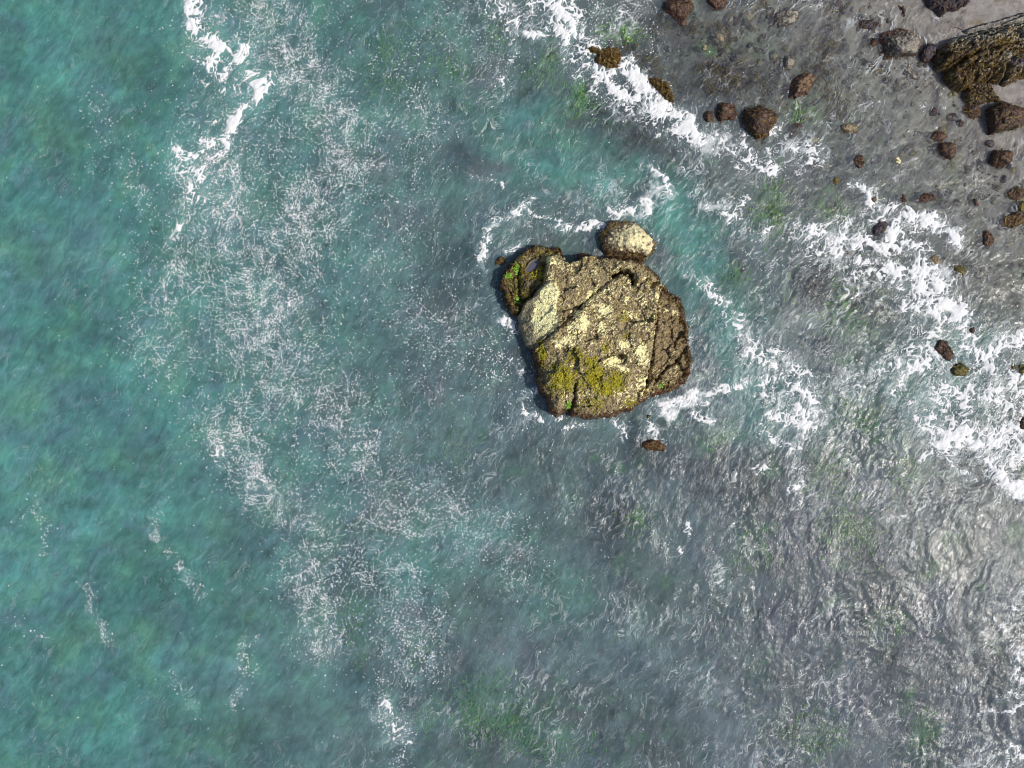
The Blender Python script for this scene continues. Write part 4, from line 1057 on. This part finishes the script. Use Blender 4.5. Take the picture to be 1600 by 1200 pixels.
B(1255, 733, 14, 11, 0, "purple", "round dark rock awash at the lower end of the lace arc", .4, top=.02, weed="dark")
B(1340, 682, 8, 12, 0, "purple", "dark stone under the water left of the lower wash", .3, top=-.06)
B(1290, 545, 16, 18, 20, "purple", "dark sunken rock between the lace arc and the wide wash", .3, top=-.08)
B(1170, 25, 10, 8, 0, "tan", "pale stone awash left of the flat barnacled boulder", .4, top=.02)
B(1570, 279, 5, 7, -20, "purple", "little dark stone awash below the sharp-ridged boulder", .4, top=.05)
B(1330, 395, 9, 6, 0, "grey", "small grey stone awash in the left part of the wash", .4, top=.04)
B(1150, 500, 8, 6, 0, "purple", "small dark stone under the foam arc right of the sea stack", .3, top=-.03)
# ------------------------------------------------------------------ foam as raised sheets, one per surf line
gs = 0.055
fx = np.arange(-33.0, 33.0, gs, dtype=f32); fy = np.arange(-25.0, 25.0, gs, dtype=f32)
X, Y = np.meshgrid(fx, fy)
U, V = 800 + X / SC, 600 - Y / SC
Dg = foam_density(U, V, X, Y)
Fm = foam_field(Dg.max(0), X, Y)
Fm[Dg.max(0) < 0.05] = -1
own = Dg.argmax(0)
zw = bilin(X, Y, W_Z)
nxg = len(fx)

def foam_mesh(F, X, Y, zw, mask, name):
    """marching triangles: everything above zero, its rim resting on the water"""
    ny, nx = F.shape
    i = np.arange(nx * ny, dtype=np.int64).reshape(ny, nx)
    cell = (np.maximum.reduce([F[:-1, :-1], F[:-1, 1:], F[1:, :-1], F[1:, 1:]]) > 0) & mask[:-1, :-1]
    a, b, c_, d = i[:-1, :-1][cell], i[:-1, 1:][cell], i[1:, 1:][cell], i[1:, :-1][cell]
    T = np.concatenate([np.stack([a, b, c_], 1), np.stack([a, c_, d], 1)])
    f = F.ravel(); x = X.ravel(); y = Y.ravel(); z = zw.ravel()
    pos = f[T] > 0
    cnt = pos.sum(1)
    def inside_pt(q):
        th = np.minimum(0.010 + 0.22 * np.clip(f[q], 0, 0.9), 0.09)
        return np.stack([x[q], y[q], z[q] + th], -1)
    def cut(p, q):      # p inside, q outside
        t = f[p] / (f[p] - f[q] + 1e-9)
        return np.stack([x[p] + (x[q] - x[p]) * t, y[p] + (y[q] - y[p]) * t, z[p] + (z[q] - z[p]) * t + 0.004], -1)
    tris = []
    t3 = T[cnt == 3]
    tris.append(np.stack([inside_pt(t3[:, k]) for k in range(3)], 1))
    def roll(Tm, Pm, want):
        out = Tm.copy()
        for k in range(1, 3):
            s = (np.roll(Pm, -k, 1)[:, 0] == want) & (Pm[:, 0] != want)
            out[s] = np.roll(Tm, -k, 1)[s]
        return out
    m1 = cnt == 1
    t1 = roll(T[m1], pos[m1], True)
    tris.append(np.stack([inside_pt(t1[:, 0]), cut(t1[:, 0], t1[:, 1]), cut(t1[:, 0], t1[:, 2])], 1))
    m2 = cnt == 2
    t2 = roll(T[m2], pos[m2], False)      # first vertex outside
    p1, p2 = inside_pt(t2[:, 1]), inside_pt(t2[:, 2])
    c1, c2 = cut(t2[:, 1], t2[:, 0]), cut(t2[:, 2], t2[:, 0])
    tris.append(np.stack([c1, p1, p2], 1)); tris.append(np.stack([c1, p2, c2], 1))
    P = np.concatenate(tris).reshape(-1, 3)
    hz = np.concatenate([np.stack([f[t3[:, k]] for k in range(3)], 1), np.stack([f[t1[:, 0]], 0 * f[t1[:, 0]], 0 * f[t1[:, 0]]], 1),
                         np.stack([0 * f[t2[:, 1]], f[t2[:, 1]], f[t2[:, 2]]], 1), np.stack([0 * f[t2[:, 1]], f[t2[:, 2]], 0 * f[t2[:, 1]]], 1)]).reshape(-1)
    key = np.round(P[:, :2] * 2000).astype(np.int64)
    kk = key[:, 0] * 400000 + key[:, 1]
    _, first, inv = np.unique(kk, return_index=True, return_inverse=True)
    Fc = inv.reshape(-1, 3)
    ok = (Fc[:, 0] != Fc[:, 1]) & (Fc[:, 1] != Fc[:, 2]) & (Fc[:, 0] != Fc[:, 2])
    return mesh_np(name, P[first], Fc[ok].astype(np.int32), M_FOAM, None, {"thick": hz[first]})

FOAM_LABELS = {
 "surf by left edge": "broken white surf trailing down the upper left of the sea",
 "surf line at the top": "narrow white breaker running past the golden weedy rocks at top",
 "curl north of the stack": "thin curl of foam wrapped round the top side of the big sea stack",
 "foam splash west of the stack": "small splashes of foam against the left foot of the big sea stack",
 "lace between stack and shore": "loose foam lace between the round dark boulder and the sea stack",
 "wide wash by the shore": "wide bright white wash sweeping over the boulders at right",
 "lace east of the stack": "arc of lacy foam curving round the right side of the sea stack",
 "splash at the bottom": "small white splash near the bottom edge left of centre",
 "lace at the bottom right": "thin bright foam lace at the bottom right edge",
 "foam shreds in mid water": "scattered shreds of thin foam drifting on open water",
}
for gi, (gname, _) in enumerate(FOAM_GROUPS):
    o = link("surf_foam", foam_mesh(Fm, X, Y, zw, own == gi, "surf_foam"))
    tag(o, FOAM_LABELS[gname], "sea foam", "surf on the water", "stuff")

# flecks: little domes of froth
def flecks(n_try):
    x = rng.uniform(-32.5, 32.5, n_try).astype(f32); y = rng.uniform(-24.5, 24.5, n_try).astype(f32)
    d = bilin(x, y, FO.fd)
    cl = 0.5 + 0.9 * fbm(x / 0.7, y / 0.7, 2, 481)
    edge = bilin(x, y, D)
    k = rng.random(n_try) < np.clip((0.25 * d + d * d) * cl * 1.0 + edge * 0.06 + 0.0010, 0, 1)
    x, y = x[k], y[k]
    r = (0.016 + 0.036 * rng.random(len(x)) ** 3.5).astype(f32)
    el = rng.uniform(0.6, 1.0, len(x)); an = rng.uniform(0, 6.28, len(x))
    z = bilin(x, y, W_Z)
    ring = np.arange(5) * math.pi * 0.4
    px = np.cos(ring)[None] * r[:, None]; py = np.sin(ring)[None] * (r * el)[:, None]
    ca, sa = np.cos(an)[:, None], np.sin(an)[:, None]
    vx = x[:, None] + px * ca - py * sa; vy = y[:, None] + px * sa + py * ca
    vz = np.repeat(z[:, None] + 0.004, 5, 1)
    top = np.stack([x, y, z + 0.4 * r + 0.008], -1)[:, None]
    P = np.concatenate([np.stack([vx, vy, vz], -1), top], 1)
    b = np.arange(len(x))[:, None, None] * 6
    t = np.array([[i, (i + 1) % 5, 5] for i in range(5)])[None]
    return P.reshape(-1, 3), (b + t).reshape(-1, 3)
P, T = flecks(1150000)
o = link("foam_flecks", mesh_np("foam_flecks", P, T, M_FOAM, None, {"thick": np.full(len(P), .075)}))
tag(o, "drifting white flecks of froth strewn over the left half of the sea", "foam flecks", None, "stuff")
print("flecks", len(T) // 5)
# ------------------------------------------------------------------ weed beds seen through the water
def weed_bed(name, lst, n, kind, label, cat, lenr, widr, zoff, heading=(0.45, 0.9)):
    A = np.array([b[2] * b[3] * b[4] ** 2 for b in lst]); pick = rng.choice(len(lst), n, p=A / A.sum())
    L_ = np.array(lst, f32)[pick]
    u = L_[:, 0] + rng.normal(0, .6, n) * L_[:, 2]; v = L_[:, 1] + rng.normal(0, .6, n) * L_[:, 3]
    u, v = u + 22 * fbm(u / 30, v / 30, 3, 961), v + 22 * fbm(u / 30, v / 30, 3, 965)
    x, y = (u - 800) * SC, (600 - v) * SC
    keep = (np.abs(x) < 34) & (np.abs(y) < 26)
    x, y = x[keep], y[keep]; m = len(x)
    zb = bed_at(x, y)
    top = np.minimum(-0.10, zb * zoff)
    keep = zb < -0.12
    x, y, zb, top = x[keep], y[keep], zb[keep], top[keep]; m = len(x)
    a = math.atan2(heading[1], heading[0]) + 1.6 * fbm(x / 3, y / 3, 2, 951) + rng.normal(0, .3, m)
    Pp = np.stack([x, y, np.maximum(zb + .05, top - rng.uniform(0, .35, m))], 1)
    Dr = np.stack([np.cos(a), np.sin(a), rng.uniform(-.05, .05, m)], 1)
    Up = np.tile(np.array([[0, 0, 1.0]]), (m, 1))
    o = blades(name, Pp.astype(f32), Dr.astype(f32), Up.astype(f32), rng.uniform(*lenr, m).astype(f32), rng.uniform(*widr, m).astype(f32), weed_colours(m, kind), M_GRASS, None, .03, 3, .6)
    return tag(o, label, cat, None, "stuff")
weed_bed("eelgrass", GREEN, 22000, "green", "bright green eelgrass waving in patches under the water", "eelgrass", (.12, .38), (.03, .07), .40)
KELP = [(1150, 90, 130, 60, .13), (1330, 150, 90, 80, .11), (1430, 230, 80, 50, .08), (1180, 160, 90, 30, .2), (1037, 36, 16, 10, 1), (1080, 38, 16, 10, 1), (1125, 48, 12, 14, 1), (1160, 45, 10, 10, .7), (1100, 110, 40, 20, .8), (1060, 105, 16, 12, 1), (1100, 125, 20, 12, 1), (1120, 130, 14, 12, 1), (1195, 128, 14, 12, .8), (1150, 135, 14, 12, .8), (1000, 95, 26, 14, 1),
        (1280, 90, 16, 30, .8), (1295, 60, 14, 30, .8), (1300, 12, 20, 8, .8), (1190, 10, 20, 8, .7), (985, 80, 12, 12, 1), (1020, 110, 20, 14, 1), (900, 62, 12, 8, 1), (860, 60, 8, 18, .6), (1380, 110, 20, 10, .6), (1500, 140, 20, 8, .4), (1330, 280, 14, 14, .6),
        (1335, 455, 14, 12, .8), (1350, 440, 20, 30, .5), (1360, 470, 14, 20, .8), (1530, 730, 20, 14, .8), (1315, 165, 12, 16, .7), (1300, 150, 10, 14, .8), (1240, 205, 10, 8, .7), (1120, 210, 16, 10, .6), (1020, 215, 30, 14, .5), (1010, 705, 14, 8, .6), (1085, 655, 20, 8, .4)]
weed_bed("kelp_fronds", KELP, 6000, "gold", "golden brown kelp fronds just under the surface in the upper shallows", "kelp", (.10, .34), (.03, .08), .35, (.3, -.6))
# wrack on the sand: thin yellow strands
def strand(pts, w, col, label):
    pts = np.array(pts, f32); t = np.linspace(0, len(pts) - 1, 24)
    u = np.interp(t, range(len(pts)), pts[:, 0]) + .6 * perlin(t * 1.3, t * 0 + 3, 7); v = np.interp(t, range(len(pts)), pts[:, 1]) + .6 * perlin(t * 1.3, t * 0 + 9, 8)
    x, y = plan(u, v, .2)
    z = np.maximum(bed_at(x, y), 0.0) + .05
    ring = []
    for k in range(6):
        a = k * math.pi / 3
        ring.append(np.stack([x + w * math.cos(a) * .7, y + w * math.cos(a + .8) * .7, z + w * .6 * math.sin(a)], 1))
    Vv = np.stack(ring, 1).reshape(-1, 3)
    F = np.array([[i * 6 + k, i * 6 + (k + 1) % 6, (i + 1) * 6 + (k + 1) % 6, (i + 1) * 6 + k] for i in range(23) for k in range(6)])
    o = link("kelp_strand", mesh_np("kelp_strand", Vv, F, M_WEED, np.zeros(Vv.shape, f32) + np.array(col, f32)))
    tag(o, label, "kelp strand")
strand([(1424, -5), (1410, 4), (1409, 8), (1416, 11), (1424, 10)], .035, (.42, .34, .14), "pale yellow looped kelp strand on the sand by the slender dark stone")
strand([(1434, 0), (1430, 4), (1427, 8)], .03, (.40, .32, .12), "short yellow kelp strand near the top edge right of the looped strand")
strand([(1418, 28), (1415, 36), (1411, 41), (1408, 45)], .03, (.30, .16, .07), "reddish kelp strand running from the slender stone to the large round boulder")
strand([(1296, 16), (1304, 14), (1312, 15)], .03, (.42, .33, .10), "yellow kelp strand floating in the shallows near the top edge")
strand([(1488, 40), (1497, 41), (1506, 45)], .02, (.20, .09, .06), "thin dark red kelp strand on the wet sand left of the pale ledge")
strand([(872, 160), (855, 172), (846, 185), (840, 200)], .03, (.34, .24, .10), "long tan kelp strand drifting left of the white breaker")

# ------------------------------------------------------------------ cobbles on the bed of the shallows
nc = 3600
u = rng.uniform(900, 1610, nc); v = rng.uniform(-10, 560, nc)
q = (u - 1600) * -0.75 + v * 0.66
k = (q > 175) & (q < 640) & (fbm(u / 60, v / 60, 3, 971) + rng.normal(0, .2, nc) > -.05)
u, v = u[k], v[k]; nc = len(u)
x, y = (u - 800) * SC, (600 - v) * SC
vd, fdc = ico(1)
rad = (0.05 + 0.30 * rng.random(nc) ** 3)
jit = 1 + .22 * np.stack([perlin3(vd * 1.6 + i * 3.7, 31) for i in range(nc)])
sq = rng.uniform(.6, 1.0, (nc, 1, 1)); an = rng.uniform(0, 6.28, nc)
loc = vd[None] * jit[..., None] * rad[:, None, None] * np.array([1, 1, .55])
loc[..., 1] *= sq[..., 0]
ca, sa = np.cos(an)[:, None], np.sin(an)[:, None]
px_, py_ = loc[..., 0] * ca - loc[..., 1] * sa, loc[..., 0] * sa + loc[..., 1] * ca
zb = np.minimum(bed_at(x, y) + .02, -.02 - loc[..., 2].max(1) * .9 + rng.uniform(-.03, .07, nc))
Pc = np.stack([px_ + x[:, None], py_ + y[:, None], loc[..., 2] + zb[:, None]], -1)
pal = np.array([(.05, .045, .055), (.075, .06, .06), (.10, .085, .05), (.20, .165, .09), (.06, .035, .03), (.03, .03, .035)], f32)[rng.integers(0, 6, nc)]
Cc = np.repeat(pal[:, None], len(vd), 1)
o = link("cobbles", mesh_np("cobbles", Pc.reshape(-1, 3), (np.arange(nc)[:, None, None] * len(vd) + fdc[None]).reshape(-1, 3), M_STONE, Cc.reshape(-1, 3), {"wet": np.full(nc * len(vd), .8)}))
tag(o, "dim cobbles strewn over the bed of the rippled shallows at upper right", "cobbles", None, "stuff")
print("triangles", sum(len(m.loops) - 2 * len(m.polygons) for m in bpy.data.meshes), "cobbles", nc)
